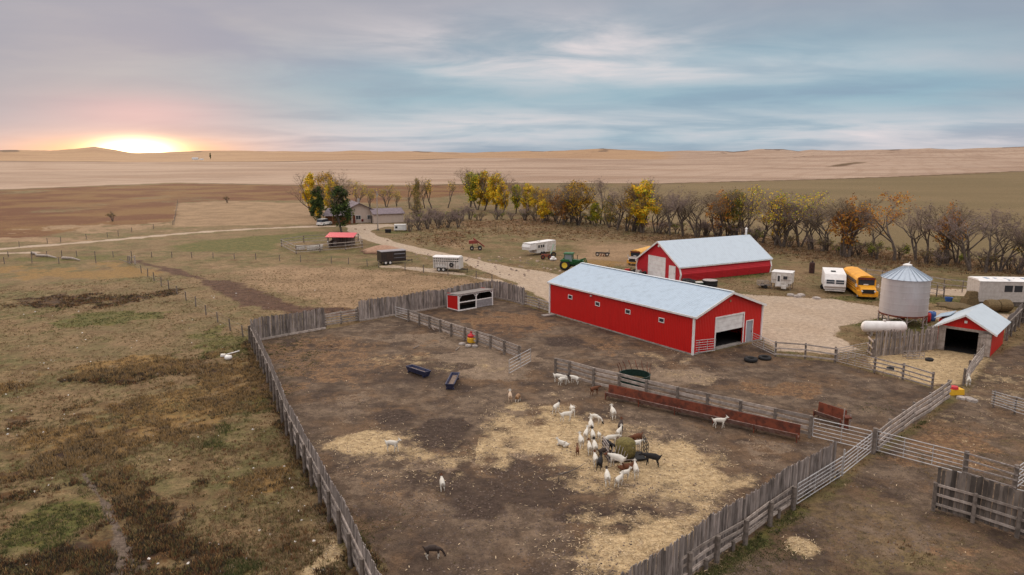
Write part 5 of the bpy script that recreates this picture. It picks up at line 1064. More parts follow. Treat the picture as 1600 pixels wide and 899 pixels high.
o=thing('water_trough','round dark stock tank with grey lid against the arch barn wall','tank',G(1109,447)); m=MB(); m.lathe([(0,0),(1.05,0),(1.08,.35),(1.06,.4),(1.1,.8),(1.1,.85),(0,.85)],28); m.build('tank_body',M_('black'),o); m=MB(); m.lathe([(1.06,.852),(1.04,.89),(0,.90)],28); m.build('lid',M_('pipe_old'),o)
for i,(x,y,lb) in enumerate(((1073,444,'leftmost big black tyre against the arch barn wall'),(1080,446,'middle black tyre against the arch barn wall'))): tyre_at(G(x,y),.75,.75,0,lb)
o=thing('rain_barrel','dark green tub with pale lid between the tyres and the stock tank','tub',G(1092,448)); m=MB(); m.lathe([(0,0),(.6,0),(.68,.6),(0,.6)],16); m.build('tub_body',mat('dark_green_tub',(.02,.05,.035),.5),o); m=MB(); m.box(-.5,.5,-.35,.35,.61,.68); m.build('lid',M_('dirtywhite'),o)
# hay ring feeder (half basket)
def ring():
    p=G(991,596); o=thing('ring_feeder','dark green round bale feeder with curved bars behind the rail fence','feeder',p,0); DG=mat('dark_green_paint',(.012,.035,.028),.5)
    r=1.32; m=MB(); m.lathe([(r,.0),(r,.62),(r-.03,.62),(r-.03,0)],32); m.build('skirt',DG,o)
    m=MB(); m.lathe([(r+.03,.60),(r+.03,.66),(r-.05,.66),(r-.05,.60)],32); m.build('lower_ring',DG,o)
    for k in range(16):
        a=2*math.pi*k/16; 
        if math.sin(a)<-.15: continue
        m=MB(); a2=a+.22; m.tube([(r*math.cos(a),r*math.sin(a),.62),(r*1.0*math.cos(a+.12),r*1.0*math.sin(a+.12),1.05),(r*1.12*math.cos(a2),r*1.12*math.sin(a2),1.45)],.028,5); m.build('bar',M_('rust'),o)
    m=MB(); m.lathe([(0,.06),(r-.1,.10),(r-.05,.05)],20,mod=lambda k:1); m.build('hay_remains',M_('hay'),o)
ring()
# rusty feed bunks
def bunk(a,b,label,nseg,h=1.0,post_=True):
    a=Vector(a);b=Vector(b); L=(b-a).length; o=thing('feed_bunk',label,'feed bunk',a,ang(a,b)); 
    for k in range(nseg):
        x0=L*k/nseg+.02; x1=L*(k+1)/nseg-.02
        m=MB(); m.prism([(.50,.35),(.56,h+.12),(.60,h+.12),(.56,.33)],x0,x1); 
        for i in (1,): m.bar(((x0+x1)/2,.49,.4),((x0+x1)/2,.54,h+.1),.03,.03)
        m.build('back_panel',M_('rust'),o)
        m=MB(); m.add([(x0,-.05,.62),(x1,-.05,.62),(x1,.10,.30),(x0,.10,.30),(x1,.50,.34),(x0,.50,.34),(x0,-.08,.60),(x1,-.08,.60),(x1,.09,.26),(x0,.09,.26),(x1,.52,.30),(x0,.52,.30)],[(0,1,2,3),(3,2,4,5),(6,9,8,7),(9,11,10,8),(0,6,7,1),(5,4,10,11)]); m.build('tray',mat('bunk_tray',(.26,.17,.15),.6,c2=(.16,.075,.05)),o)
    for k in range(nseg+1):
        x=min(max(L*k/nseg,.06),L-.06); m=MB(); m.bar((x,-.02,0),(x,-.02,.65),.06,.06); m.bar((x,.58,0),(x,.58,h+.1),.06,.06); m.bar((x,-.02,.24),(x,.58,.24),.06,.06); m.build('leg',M_('rust'),o)
bunk(G(945,624),G(1246,692),'long rusty steel feed bunk along the rail fence',5,.95)
bunk(G(1270,653),G(1314,668),'short rusty feed bunk standing alone in the grassy pen',1,1.0)
o=thing('loading_chute','narrow rusty metal chute stand beside the short feed bunk','stand',G(1317,671)); m=MB(); m.bar((0,0,0),(0,0,1.5),.06,.06); m.bar((.45,0,0),(.45,0,1.1),.06,.06); m.build('leg',M_('pipe_old'),o); m=MB(); m.box(.0,.45,-.25,.25,.85,.95); m.box(.05,.35,-.02,.02,.0,.85); m.build('shelf',M_('rust'),o)
# blue troughs
def trough(a,b,label,w_=.75):
    BL=mat('navy_plastic',(.022,.026,.065),.45,var=.05,c2=(.05,.05,.09)); a=Vector(a);b=Vector(b); L=(b-a).length; o=thing('feed_trough',label,'trough',a,ang(a,b),'navy feed troughs'); h=.55; t=.07
    m=MB()
    def wall(p,q,s): pass
    m.add([(0,-w_/2,h),(L,-w_/2,h),(L,w_/2,h),(0,w_/2,h),(.15,-w_/3,.12),(L-.15,-w_/3,.12),(L-.15,w_/3,.12),(.15,w_/3,.12),
           (t,-w_/2+t,h),(L-t,-w_/2+t,h),(L-t,w_/2-t,h),(t,w_/2-t,h),(.2,-w_/3+t,.2),(L-.2,-w_/3+t,.2),(L-.2,w_/3-t,.2),(.2,w_/3-t,.2)],
          [(0,1,5,4),(1,2,6,5),(2,3,7,6),(3,0,4,7),(4,5,6,7),(0,8,9,1),(1,9,10,2),(2,10,11,3),(3,11,8,0),(8,12,13,9),(9,13,14,10),(10,14,15,11),(11,15,12,8)])
    m.build('tub',BL,o); m=MB(); m.box(.19,L-.19,-w_/3+.05,w_/3-.05,.2,.36); m.build('feed',mat('feed_grain',(.22,.155,.12),.9,bump=.4),o)
    for x in(.25,L-.35): m=MB(); m.box(x,x+.1,-w_/2+.03,w_/2-.03,0,.14); m.build('foot',BL,o)
trough(G(639,580)+Vector((0,0.0,0)),G(669,590),'navy blue feed trough lying crosswise on the left'); trough(G(702.5,610.5),G(712,591.5),'navy blue feed trough pointing away towards the shelter')
# mineral feeders
def mineral(p,label,two_=True):
    YP=mat('yellow_plastic',(.75,.42,.03),.5,var=.05); RP=mat('red_plastic',(.55,.03,.04),.5,var=.05); o=thing('mineral_feeder',label,'feeder',p,.1)
    if two_:
        m=MB(); m.lathe([(0,0),(.42,0),(.42,.45),(.38,.5),(0,.5)],16); m.build('yellow_tub',YP,o); m=MB(); m.lathe([(.36,.502),(.40,.7),(.1,.95),(0,.96)],16); m.build('red_cover',RP,o)
        m=MB(); m.lathe([(.10,.96),(.12,1.1),(0,1.12)],10); m.build('knob',RP,o)
    else:
        m=MB(); m.box(-.6,.6,-.3,.3,0,.45,taper=.03); m.build('yellow_tub',YP,o); m=MB(); m.lathe([(.0,.47),(.34,.47),(.30,.66),(0,.72)],12,(-.15,0,0)); m.build('red_cover',RP,o)
mineral(G(736.5,534.5),'yellow mineral tub with red cover by the shelter rail fence'); mineral(G(1492,616),'yellow mineral box with red lid at the end of the corner rail fence',False)
def rocks(px,py,n,s,label,name='flat_stone'):
    for i in range(n):
        m=MB(); k=[random.uniform(.75,1.15) for _ in range(9)]; m.lathe([(0,-.02),(s,-.02),(s*.9,s*.35),(s*.4,s*.5),(0,s*.5)],9,mod=lambda q:k[q]); p=G(px[i],py[i]); o=m.build(name,M_('stone'),loc=p); o.rotation_euler.z=random.random()*6; tag(o,label[i],'stone')
rocks([1502,1512,1520],[623,624,627],3,.40,['pale slab stone nearest the yellow mineral box','middle pale slab stone by the yellow mineral box','pale slab stone farthest right of the yellow mineral box'])
rocks([1235,1246,1252,1276],[462,464,462,467],4,.55,['leftmost boulder on the grass edge below the pickup camper','second boulder on the grass edge below the pickup camper','boulder between the pickup camper and travel trailer','low boulder at the gravel edge below the travel trailer'],'boulder')
rocks([722,731,742],[538,541,541.5],3,.34,['flat stone left of the yellow mineral tub','flat stone in front of the yellow mineral tub','flat stone right of the yellow mineral tub'])
# white bucket + pipe on the grass
m=MB(); m.lathe([(0,0),(.30,.04),(.36,.2),(.3,.36),(0,.42)],14); tag(m.build('white_bucket',WHITE,loc=G(357,562),smooth=True),'round white upturned bucket on the grass outside the left fence','bucket')
o=thing('plastic_pipe','white plastic pipe lying on the grass above the white bucket','pipe',G(349,557),0); m=MB(); a=G(349,557);b=G(374,550); m.tube([(0,0,.08),tuple(b-a+Vector((0,0,.1)))],.06,7); m.build('tube',WHITE,o); m=MB(); m.box(-.25,.2,-.12,.15,.0,.22,taper=.03); m.build('pipe_end_box',WHITE,o)
# snag stick near goats
o=thing('bent_stick','bent dark branch stuck in the straw left of the hay feeder','branch',G(873,752)); m=MB(); m.tube([(0,0,0),(0,0,.42),(.5,.15,.48),(1.0,.3,.62),(1.6,.6,.85)],[.05,.045,.04,.025,.012],6); m.build('stem',M_('darkwood'),o)
for i,(x0,y0,x1,y1,lb) in enumerate(((646,545,655,541,'short pale stick lying on the bare corral dirt'),(712,548,718,543,'pale stick lying below the mineral tub'),(673,511,679,517,'broken pale board leaning at the shelter rail fence'))):
    a=G(x0,y0);b=G(x1,y1); m=MB(); m.tube([(0,0,.04),tuple(b-a+Vector((0,0,.06)))],[.05,.03],6); tag(m.build('loose_stick',M_('rail'),loc=a),lb,'stick')
# hay: bales behind shed, stack
o=thing('hay_bale','large weathered round bale heap behind the slab fence by the white trailer','hay bale',G(1571,492)+Vector((0,1.5,0))); 
for i,(x,y) in enumerate(((-.75,0),(.8,.1))): m=MB(); m.lathe([(0,-.72),(.7,-.7),(.78,0),(.7,.7),(0,.72)],18,(x,y,.76),'x',mod=lambda k:1+.06*math.sin(k*5)); m.build('bale',M_('hay'),o)
o=thing('hay_pile','tumbled brown hay stack left of the white site trailer','hay',G(1516,477)); m=MB(); m.box(-.9,.8,-.6,.9,0,.9,taper=.15); m.build('bottom_bale',M_('hay'),o); m=MB(); m.box(-.5,.9,-.4,.7,.92,1.75,taper=.2); m.build('top_bale',M_('hay'),o)
m=MB(); m.lathe([(0,0),(2.1,.0),(1.7,.2),(.8,.42),(0,.48)],18,mod=lambda k:1+.2*math.sin(k*2.3)); tag(m.build('loose_hay_heap',M_('hay'),loc=G(1492,479),smooth=True),'low spread heap of old hay behind the shed','hay heap')
m=MB(); m.lathe([(0,0),(4.2,.0),(3.0,.5),(1.2,1.1),(0,1.2)],20,mod=lambda k:1+.12*math.sin(k*2.1)); tag(m.build('gravel_heap',mat('orange_sand',(.40,.235,.155),.95,bump=.5,c2=(.30,.17,.11)),loc=G(598,393),smooth=True),'low orange sand heap behind the black trailer','sand heap')
o=thing('blue_tub','bright blue plastic tub on the grass behind the shed','tub',G(1482,471)); m=MB(); m.lathe([(0,0),(.38,0),(.48,.5),(.5,.52),(.44,.52),(.36,.06),(0,.06)],16); m.build('tub_body',mat('blue_plastic',(.05,.13,.40),.5),o); m=MB(); m.tube([(.48,0,.5),(.55,0,.42)],.02,5); m.build('handle',M_('black'),o)
for (x,y,c,lb) in((1459,508,(.50,.02,.02),'red plastic barrel behind the slab fence left of the shed'),(1467,506,(.05,.12,.34),'blue plastic barrel behind the slab fence left of the shed')):
    o=thing('plastic_barrel',lb,'barrel',G(x,y)+Vector((0,1.5,0))); m=MB(); m.lathe([(0,0),(.38,0),(.44,.3),(.44,.8),(.38,1.05),(0,1.08)],18); m.build('drum',mat('plastic_%d'%x,c,.45),o,smooth=True); m=MB(); m.lathe([(.08,1.08),(.08,1.12),(0,1.12)],8,(.2,0,0)); m.build('bung',M_('black'),o)
# small hay rack
a=G(1417,561); o=thing('wire_rack','small grey wire rack lying in the shed yard','rack',a,.02); 
for y in(0,.7): m=MB(); [m.bar((0,y,z),(1.6,y,z),.04,.05) for z in(.05,.3,.55)]; [m.bar((x,y,.0),(x,y,.6),.05,.04) for x in(0,.5,1.05,1.6)]; m.build('side_frame',M_('pipe_old'),o)
m=MB(); [m.bar((x,0,.3),(x,.7,.3),.04,.04) for x in(0,.5,1.05,1.6)]; m.build('cross_bars',M_('pipe_old'),o)
for (x,y,lb) in((470,391,'leftmost white tub inside the animal pen'),(487,391,'middle white tub inside the animal pen'),(497,390,'right of the two close white tubs inside the animal pen'),(519,384,'white tub under the red pen roof')):
    m=MB(); m.add([(-1,-.5,.9),(1,-.5,.9),(1,.5,.9),(-1,.5,.9),(-.85,-.4,.1),(.85,-.4,.1),(.85,.4,.1),(-.85,.4,.1),(-.92,-.42,.9),(.92,-.42,.9),(.92,.42,.9),(-.92,.42,.9),(-.8,-.35,.4),(.8,-.35,.4),(.8,.35,.4),(-.8,.35,.4)],[(0,1,5,4),(1,2,6,5),(2,3,7,6),(3,0,4,7),(4,5,6,7),(0,8,9,1),(1,9,10,2),(2,10,11,3),(3,11,8,0),(8,12,13,9),(9,13,14,10),(10,14,15,11),(11,15,12,8),(12,13,14,15)]); tag(m.build('white_tub',M_('dirtywhite'),loc=G(x,y),rz=.2),lb,'tub')
# fallen bleached logs at left
for (x,y,x1,y1,lb) in((50,397,58,401,'short bleached log where the farm track meets the pasture'),(58,401,88,404,'long bleached pole lying in the left pasture'),(98,405,125,408,'low bleached branch lying in the left pasture')):
    a=G(x,y);b=G(x1,y1); m=MB(); m.tube([(0,0,.2),tuple((b-a)*.5+Vector((0,.3,.3))),tuple(b-a+Vector((0,0,.15)))],[.28,.2,.1],7); tag(m.build('fallen_log',M_('rail'),loc=a),lb,'log')
# ================================================================== GOATS
def goat_mesh(pose):
    me=bpy.data.meshes.new('g'); o=bpy.data.objects.new('g',me); COL.objects.link(o)
    V=[];E=[];Rr=[]
    def v(x,y,z,r,p=None,ry=None):
        V.append((x,y,z)); Rr.append((r,ry or r)); i=len(V)-1
        if p is not None: E.append((p,i))
        return i
    lie=pose=='lie'; dz=-.42 if lie else 0
    hip=v(-.30,0,.62+dz,.135,None,.145); bel=v(-.02,0,.585+dz,.175,hip,.185); sh=v(.27,0,.61+dz,.14,bel,.155)
    rump=v(-.42,0,.60+dz,.10,hip); tl=v(-.50,0,.70+dz,.028,rump); v(-.555,0,.775+dz,.022,tl)
    if pose=='graze': nk=[(.42,0,.55,.08),(.54,0,.33,.058),(.60,0,.20,.062),(.67,0,.07,.036)]
    elif pose=='reach': nk=[(.43,0,.66,.085),(.58,0,.66,.060),(.68,0,.64,.062),(.82,0,.57,.036)]
    elif lie: nk=[(.38,0,.33,.085),(.46,0,.42,.058),(.51,0,.47,.062),(.65,0,.42,.036)]
    else: nk=[(.41,0,.71,.085),(.49,0,.82,.060),(.54,0,.885,.066),(.68,0,.83,.038)]
    p=sh; ids=[]
    for q in nk: p=v(*q[:3],q[3],p); ids.append(p)
    hx,_,hz_=V[ids[2]]
    for s in(-1,1):
        e=v(hx-.02,s*.07,hz_+.0,.022,ids[2]); v(hx-.04,s*.15,hz_-.05,.022,e)
        hh=v(hx-.03,s*.03,hz_+.08,.016,ids[2]); v(hx-.11,s*.05,hz_+.15,.009,hh)
    for s in(-1,1):
        if lie:
            a=v(.30,s*.13,.14,.05,sh); b=v(.46,s*.13,.06,.03,a); v(.30,s*.15,.04,.028,b)
            a=v(-.26,s*.16,.14,.075,hip); b=v(-.08,s*.20,.07,.04,a); v(-.30,s*.20,.045,.028,b)
        else:
            k=.05*s if pose in('walk','stand') else .02*s
            a=v(.27,s*.10,.42,.058,sh); b=v(.28+k,s*.10,.24,.031,a); c=v(.275+k*1.8,s*.10,.05,.026,b); v(.30+k*1.8,s*.10,.02,.03,c)
            a=v(-.30,s*.11,.44,.078,hip); b=v(-.25-k*.5,s*.11,.34,.05,a); c=v(-.36-k,s*.11,.22,.029,b); d_=v(-.335-k*1.6,s*.11,.05,.026,c); v(-.31-k*1.6,s*.11,.02,.03,d_)
    me.from_pydata(V,E,[]); me.update(); m=o.modifiers.new('s','SKIN'); m.use_smooth_shade=True
    for i,sv in enumerate(me.skin_vertices[0].data): sv.radius=Rr[i]; sv.use_root=(i==1)
    m2=o.modifiers.new('u','SUBSURF'); m2.levels=1; m2.render_levels=1
    dg=bpy.context.evaluated_depsgraph_get(); dg.update(); out=bpy.data.meshes.new_from_object(o.evaluated_get(dg)); bpy.data.objects.remove(o)
    return out,(hx,hz_)
FUR={k:mat('fur_'+k,c,.85,var=.06,bump=.3,bscale=40,nscale=6) for k,c in dict(white=(.64,.59,.52),cream=(.52,.38,.27),black=(.016,.014,.015),brown=(.13,.048,.022),tan=(.30,.17,.09),dark=(.045,.03,.025)).items()}
GC={}
def goat_data(pose,body,head,legs=None,patch=None):
    key=(pose,body,head,legs,patch)
    if key in GC: return GC[key]
    if pose not in GC: GC[pose]=goat_mesh(pose)
    src,(hx,hz_)=GC[pose]; me=src.copy(); me.name='goat'; me.materials.clear()
    for k in(body,head,legs or body,patch or body): me.materials.append(FUR[k])
    for p in me.polygons:
        c=p.center; mi=0
        if (c.x>hx-.12 and (pose!='graze' or c.z<hz_+.10) and abs(c.z-hz_)<.20 and c.x>.36): mi=1
        elif pose!='lie' and c.z<.36 and c.x<.42: mi=2
        elif patch and (-.1<c.x<.2): mi=3
        p.material_index=mi; p.use_smooth=True
    GC[key]=me; return me
def goat(x,y,hx_,hy_,label,body='white',head=None,pose='stand',s=1.0,legs=None,patch=None,z=0,name='goat'):
    p=G(x,y); q=G(hx_,hy_); me=goat_data(pose,body,head or body,legs,patch); o=bpy.data.objects.new(name,me); COL.objects.link(o)
    o.location=(p.x,p.y,z); o.rotation_euler.z=ang(p,q); k_=random.uniform(.90,1.0)*s; o.scale=(k_,k_*random.uniform(.92,1.12),k_); return tag(o,label,'goat','goats in the corral')
goat(884.7,659,896,658,'white goat side-on at the edge of the straw, facing right')
goat(869,646,878,640,'white goat with dark head, leftmost of the loose trio above the straw','white','dark')
goat(894,650,897,655,'white goat just behind another white one at the left straw edge')
goat(873,598,885,600,'white goat at the left end of the bunk rail fence, back of the pair',pose='reach',s=1.05)
goat(879.5,602,890,600,'white goat in the middle of the three by the rail fence end',pose='graze',s=1.0)
goat(898,600,886,597,'white goat with black head facing the two by the fence end','white','black','reach')
goat(929,617,945,613,'red-brown goat standing near the rusty bunk left end','brown','brown','reach')
goat(957.5,654,950,643,'lone white goat on bare dirt above the herd looking away')
goat(931,662,945,665,'white goat with black head lowered, grazing above the herd','white','black','graze')
goat(969.5,676,972,665,'dark brown goat standing upright behind the hay feeder','dark','brown',s=1.0)
goat(923,675,921,660,'white goat seen from behind, topmost of the close group')
goat(915.5,688,920,678,'white goat left of centre in the close group, seen from behind')
goat(926,690,922,678,'white goat with dark head in the middle of the close group','white','black')
goat(936,690,940,700,'small white goat at the right of the close group facing the camera',s=.85)
goat(907.5,699,902,688,'white goat at the left of the close group looking up left')
goat(902,711,901,702,'slim red-brown kid just left of the close group','brown','brown',s=.75)
goat(880,697,868,694,'white goat lying on the straw at far left of the herd',pose='lie')
goat(920.7,709,917,697,'white goat with brown head walking up in the lower left group','white','brown')
goat(929,709,925,696,'white goat with black head walking up beside another','white','black')
goat(930,727,926,715,'white goat with brown face below the lower left group','white','brown',s=.95)
goat(937,733,942,722,'small black goat standing in front of the hay feeder','black','black',s=.95)
goat(949,706,960,712,'black goat leaning into the left side of the hay feeder','black','black','reach',s=1.1)
goat(954,697,967,695,'white goat feeding behind the left feeder rail',pose='reach',s=1.1)
goat(967,685,972,680,'white goat head up just behind the hay feeder',s=.9)
goat(964,731,948,727,'large white goat with brown head side-on in front of the feeder','white','brown','reach',s=1.15)
goat(978,734,992,733,'red-brown goat lying beside the front of the feeder','brown','brown','lie',s=1.15)
goat(993,745,989,733,'white goat in front of the feeder looking up left')
goat(948.5,757,945,742,'white goat with dark head below the feeder seen from behind','white','dark')
goat(967,760,978,752,'lowest white goat of the herd, facing up right',s=.9)
goat(976,750,987,747,'small white goat just above the lowest goat',s=.85)
goat(1019,728,1003,726,'black goat side-on at the right of the herd, facing left','black','black','reach',s=1.1)
goat(985,714,979,703,'tall white goat with brown ears pressed against the hay bale','white','brown',s=1.2)
goat(993,706,1003,703,'white goat feeding at the right side of the bale',pose='reach')
goat(995,694,985,697,'red-brown goat behind the bale on the right','brown','brown','reach')
goat(945,717,955,716,'dark goat with its head down at the feeder corner','dark','cream','graze')
goat(1123.5,669,1140,670,'white goat walking right along the front of the rusty bunk',pose='walk')
goat(613,706,627,708,'white goat walking alone on the left straw patch',pose='walk',s=1.05)
goat(691,765.5,688,752,'white goat with brown head alone on the dark dirt','white','brown',s=.95)
goat(677,873,692,872,'black-backed goat with pale legs grazing at the bottom left of the corral','dark','dark','graze',s=.92,legs='white')
goat(797,628,796,618,'cream goat seen from behind between the troughs and herd','cream','white',s=1.0)
goat(809.5,628.5,816,622,'tan goat beside the cream goat on the bare dirt','tan','tan','graze',s=.9,legs='white')
goat(1512,603,1508,592,'white goat standing by the short rail fence right of the shed',s=1.05)
# hay feeder in the herd
p=G(977,716); o=thing('hay_feeder','metal cradle feeder holding a green-brown round bale amid the goats','feeder',p,.1)
m=MB(); m.lathe([(0,.1),(.55,.1),(.62,.5),(.6,1.1),(.45,1.25),(0,1.3)],18,(.0,.0,0),mod=lambda k:1+.07*math.sin(k*4.1)); m.build('hay_bale',mat('green_hay',(.17,.135,.045),.95,c2=(.09,.07,.025),nscale=8,bump=.9,bscale=30),o,smooth=True)
for s,yy in((-1,0),(1,0)):
    m=MB(); x=s*1.25
    for z in(.3,.55,.8,1.05,1.25): m.bar((x,-.7,z),(x+s*.08,.7,z),.035,.035)
    for y in(-.7,-.35,0,.35,.7): m.bar((x,y,.0),(x,y,1.27),.035,.035)
    m.build('end_frame',M_('black') if s>0 else M_('pipe_old'),o)
m=MB(); 
for i in range(6): m.bar((-1.2+i*.2,-.75,.15),(-.9+i*.22,-.45,1.05),.03,.03)
m.bar((-1.25,-.72,.18),(.3,-.72,.2),.05,.05); m.build('cradle_bars',M_('pipe_old'),o)
m=MB(); m.box(-1.2,1.2,-.6,.6,.08,.16); m.build('base_tray',M_('black'),o)
# ================================================================== TREES
BARK=mat('bark_grey_brown',(.17,.135,.11),.9,c2=(.07,.05,.042),nscale=5,var=.15)
TWIG=mat('twig_purple_brown',(.22,.155,.135),.9,var=.12,tint=.35)
TWIG2=mat('twig_brown',(.19,.135,.09),.9,var=.12,tint=.35)
LEAF={k:mat('leaf_'+k,c,.8,c2=c2,nscale=.6,var=.12,tint=.45,trans=.3) for k,(c,c2) in dict(yellow=((.88,.58,.04),(.66,.42,.03)),gold=((.62,.33,.03),(.42,.22,.03)),orange=((.60,.24,.04),(.40,.16,.04)),green=((.13,.17,.03),(.08,.11,.025)),lime=((.48,.50,.05),(.30,.34,.04)),dark=((.05,.075,.025),(.03,.048,.018)),olive=((.22,.18,.045),(.14,.12,.035)),rust=((.22,.09,.03),(.14,.06,.025))).items()}
def skeleton(rng,h,spread,trunks=1,fork=.28,upright=.5,depth=4,k=3):
    """returns limb segments [(pts,radii)] and twig list [(a,b)] and tips"""
    limbs=[];twigs=[];tips=[]
    def grow(p,d,L,r,lv):
        n=3; pts=[p]; rs=[r]; q=p
        for i in range(n):
            d=(d+Vector((rng.gauss(0,.13),rng.gauss(0,.13),rng.gauss(0,.06)+.06*upright))).normalized(); q=q+d*L/n; pts.append(q); rs.append(r*(1-.45*(i+1)/n))
        if lv<=2: limbs.append((pts,rs))
        else: twigs.append((pts[0],pts[-1],rs[0]))
        if lv>=depth: tips.append(q); return
        for j in range(k+(1 if lv>=2 else 0)):
            t=rng.uniform(.45,1.0) if j else 1.0; i0=min(n-1,int(t*n)); b=pts[i0].lerp(pts[i0+1],t*n-i0) if t<1 else q
            az_=rng.uniform(0,6.283); tilt=rng.uniform(.35,.95)*spread
            s=Vector((math.cos(az_),math.sin(az_),0)); nd=(d*math.cos(tilt)+s*math.sin(tilt)+Vector((0,0,.18*upright))).normalized()
            if nd.z<-.15: nd.z=-.1
            grow(b,nd,L*rng.uniform(.58,.80),r*.55,lv+1)
    for t_ in range(trunks):
        a=rng.uniform(0,6.28); sd=Vector((math.cos(a),math.sin(a),0))*(.28 if trunks>1 else .06); grow(sd*.6,(Vector((0,0,1))+sd).normalized(),h*fork*rng.uniform(.9,1.15),h*.017+.05,0)
    return limbs,twigs,tips
def tree_meshes(seed,h,spread,kind,trunks=1,leaf=None,dens=0,lsize=.35,twig=TWIG,upright=.5,depth=4,k=3,fork=.28,low=0,full=None):
    rng=random.Random(seed); rg=np.random.default_rng(seed)
    limbs,twigs,tips=skeleton(rng,h,spread,trunks,fork,upright,depth,k)
    zmax=max(p.z for p in tips); sc=h/zmax
    m=MB()
    for pts,rs in limbs: m.tube([p*sc for p in pts],[max(.022,r_) for r_ in rs],5,t=rng.random(),cap=False)
    # twigs: thin triangular prisms
    A=np.array([tuple(a*sc) for a,b,r_ in twigs]); Bq=np.array([tuple(b*sc) for a,b,r_ in twigs]); 
    # extra fine sprays
    T=np.array([tuple(q*sc) for q in tips]); e=rg.normal(0,1,(len(T)*6,3)); e[:,2]=np.abs(e[:,2])*.8; e/=np.linalg.norm(e,axis=1)[:,None]; T4=np.repeat(T,6,0); A=np.vstack([A,T4]); Bq=np.vstack([Bq,T4+e*h*.055*rg.uniform(.5,1.3,(len(T4),1))])
    d=Bq-A; side=np.cross(d,rg.normal(0,1,d.shape)); side/=np.linalg.norm(side,axis=1)[:,None]+1e-9; n0=len(twigs); wdt=np.full(len(A),.013); wdt[:n0]=.026
    s2=np.cross(d,side); s2/=np.linalg.norm(s2,axis=1)[:,None]+1e-9; wv_=wdt[:,None]
    Vv=np.stack([A+side*wv_,A-side*wv_*.5+s2*wv_*.87,A-side*wv_*.5-s2*wv_*.87,Bq],1).reshape(-1,3); b=4*np.arange(len(A))[:,None]
    F3=np.concatenate([b+np.array([[0,1,3]]),b+np.array([[1,2,3]]),b+np.array([[2,0,3]])],0)
    mats_=[twig]; mi=np.zeros(len(F3),int); tint=rg.random(len(F3)); 
    if dens>0:
        nl=int(dens*1000); C=T[rg.integers(0,len(T),nl)]+rg.normal(0,1,(nl,3))*h*.042
        if full:
            rx,z0=full; nc=95; q=rg.normal(0,1,(nc,3)); q/=np.linalg.norm(q,axis=1)[:,None]; q*=(rg.random(nc)**.45)[:,None]
            zz=q[:,2]*.5+.5; prof_=np.where(zz<.35,.55+zz*1.28,1.0-(zz-.35)*.75); cc=np.stack([q[:,0]*rx*h*prof_,q[:,1]*rx*h*prof_,(z0+(1-z0)*zz*.97)*h],1)
            C=cc[rg.integers(0,nc,nl)]+rg.normal(0,1,(nl,3))*h*np.array([.034,.034,.030])
        C=C[C[:,2]>h*.12]; 
        if isinstance(low,float) and low>0: C=C[rg.random(len(C))<np.clip((C[:,2]/h-low)*4+.2,0,1)]
        cl=np.sin(C[:,0]*1.7+seed)+np.sin(C[:,1]*1.9+seed*2)+np.sin(C[:,2]*1.5); C=C[cl>-1.0+.5*rg.random(len(C))]; nl=len(C)
        u=rg.normal(0,1,(nl,3)); u/=np.linalg.norm(u,axis=1)[:,None]; v_=np.cross(u,rg.normal(0,1,(nl,3))); v_/=np.linalg.norm(v_,axis=1)[:,None]; ls=(lsize*rg.uniform(.5,1.1,nl))[:,None]
        LV=np.stack([C+u*ls*.5,C+v_*ls*.32,C-u*ls*.5,C-v_*ls*.32],1).reshape(-1,3); b=len(Vv)+4*np.arange(nl)[:,None]
        F3=np.vstack([F3,b+np.array([[0,1,2]]),b+np.array([[0,2,3]])]); lt=np.clip(.5+.2*(cl[cl>-9][:nl] if False else 0)+rg.normal(0,.25,nl),0,1)
        leafs=leaf if isinstance(leaf,list) else [leaf]; mats_+= [LEAF[q] for q in leafs]; sel=1+(rg.random(nl)**1.4*len(leafs)).astype(int); 
        mi=np.concatenate([mi,sel,sel]); tint=np.concatenate([tint,lt,lt]); Vv=np.vstack([Vv,LV])
    return m,(Vv,F3,mats_,mi,tint)
PROTO={}
def tree_proto(key,*a,**k):
    m,(V_,F_,ms,mi,ti)=tree_meshes(*a,**k); root=thing('tree','x','tree'); m.build('trunk',BARK,root,smooth=True); c=np_mesh('crown',V_,F_,ms,mi,ti,parent=root)
    PROTO[key]=(root,a[1]); return root
tree_proto('bareA',11,10,1.0,'b',trunks=2,twig=TWIG); tree_proto('bareB',12,10,.85,'b',trunks=1,twig=TWIG,fork=.33); tree_proto('bareC',13,9,1.15,'b',trunks=3,twig=TWIG2,fork=.24)
tree_proto('bareD',19,10,.95,'b',trunks=2,twig=TWIG2,leaf=['rust','gold'],dens=.35,lsize=.3)
tree_proto('yellowA',21,11,.85,'l',trunks=2,full=(.26,.10),leaf=['yellow','yellow','lime'],dens=6.5,lsize=.5,twig=TWIG2); tree_proto('yellowB',22,11,.75,'l',full=(.22,.10),leaf=['yellow','lime','yellow'],dens=6.5,lsize=.5,twig=TWIG2)
tree_proto('limeA',23,12,.75,'l',trunks=2,full=(.22,.12),leaf=['lime','green','yellow'],dens=6.5,lsize=.5,twig=TWIG2)
tree_proto('goldopen',24,11,.9,'l',trunks=3,full=(.33,.18),fork=.2,leaf=['gold','yellow','olive'],dens=4.2,lsize=.42,twig=TWIG2)
tree_proto('orangeopen',25,11,1.05,'l',leaf=['orange','gold'],dens=1.3,lsize=.36,twig=TWIG,low=.45,fork=.34); tree_proto('orangebush',26,9,.95,'l',trunks=3,full=(.36,.22),leaf=['orange','rust','gold'],dens=2.0,lsize=.36,twig=TWIG2)
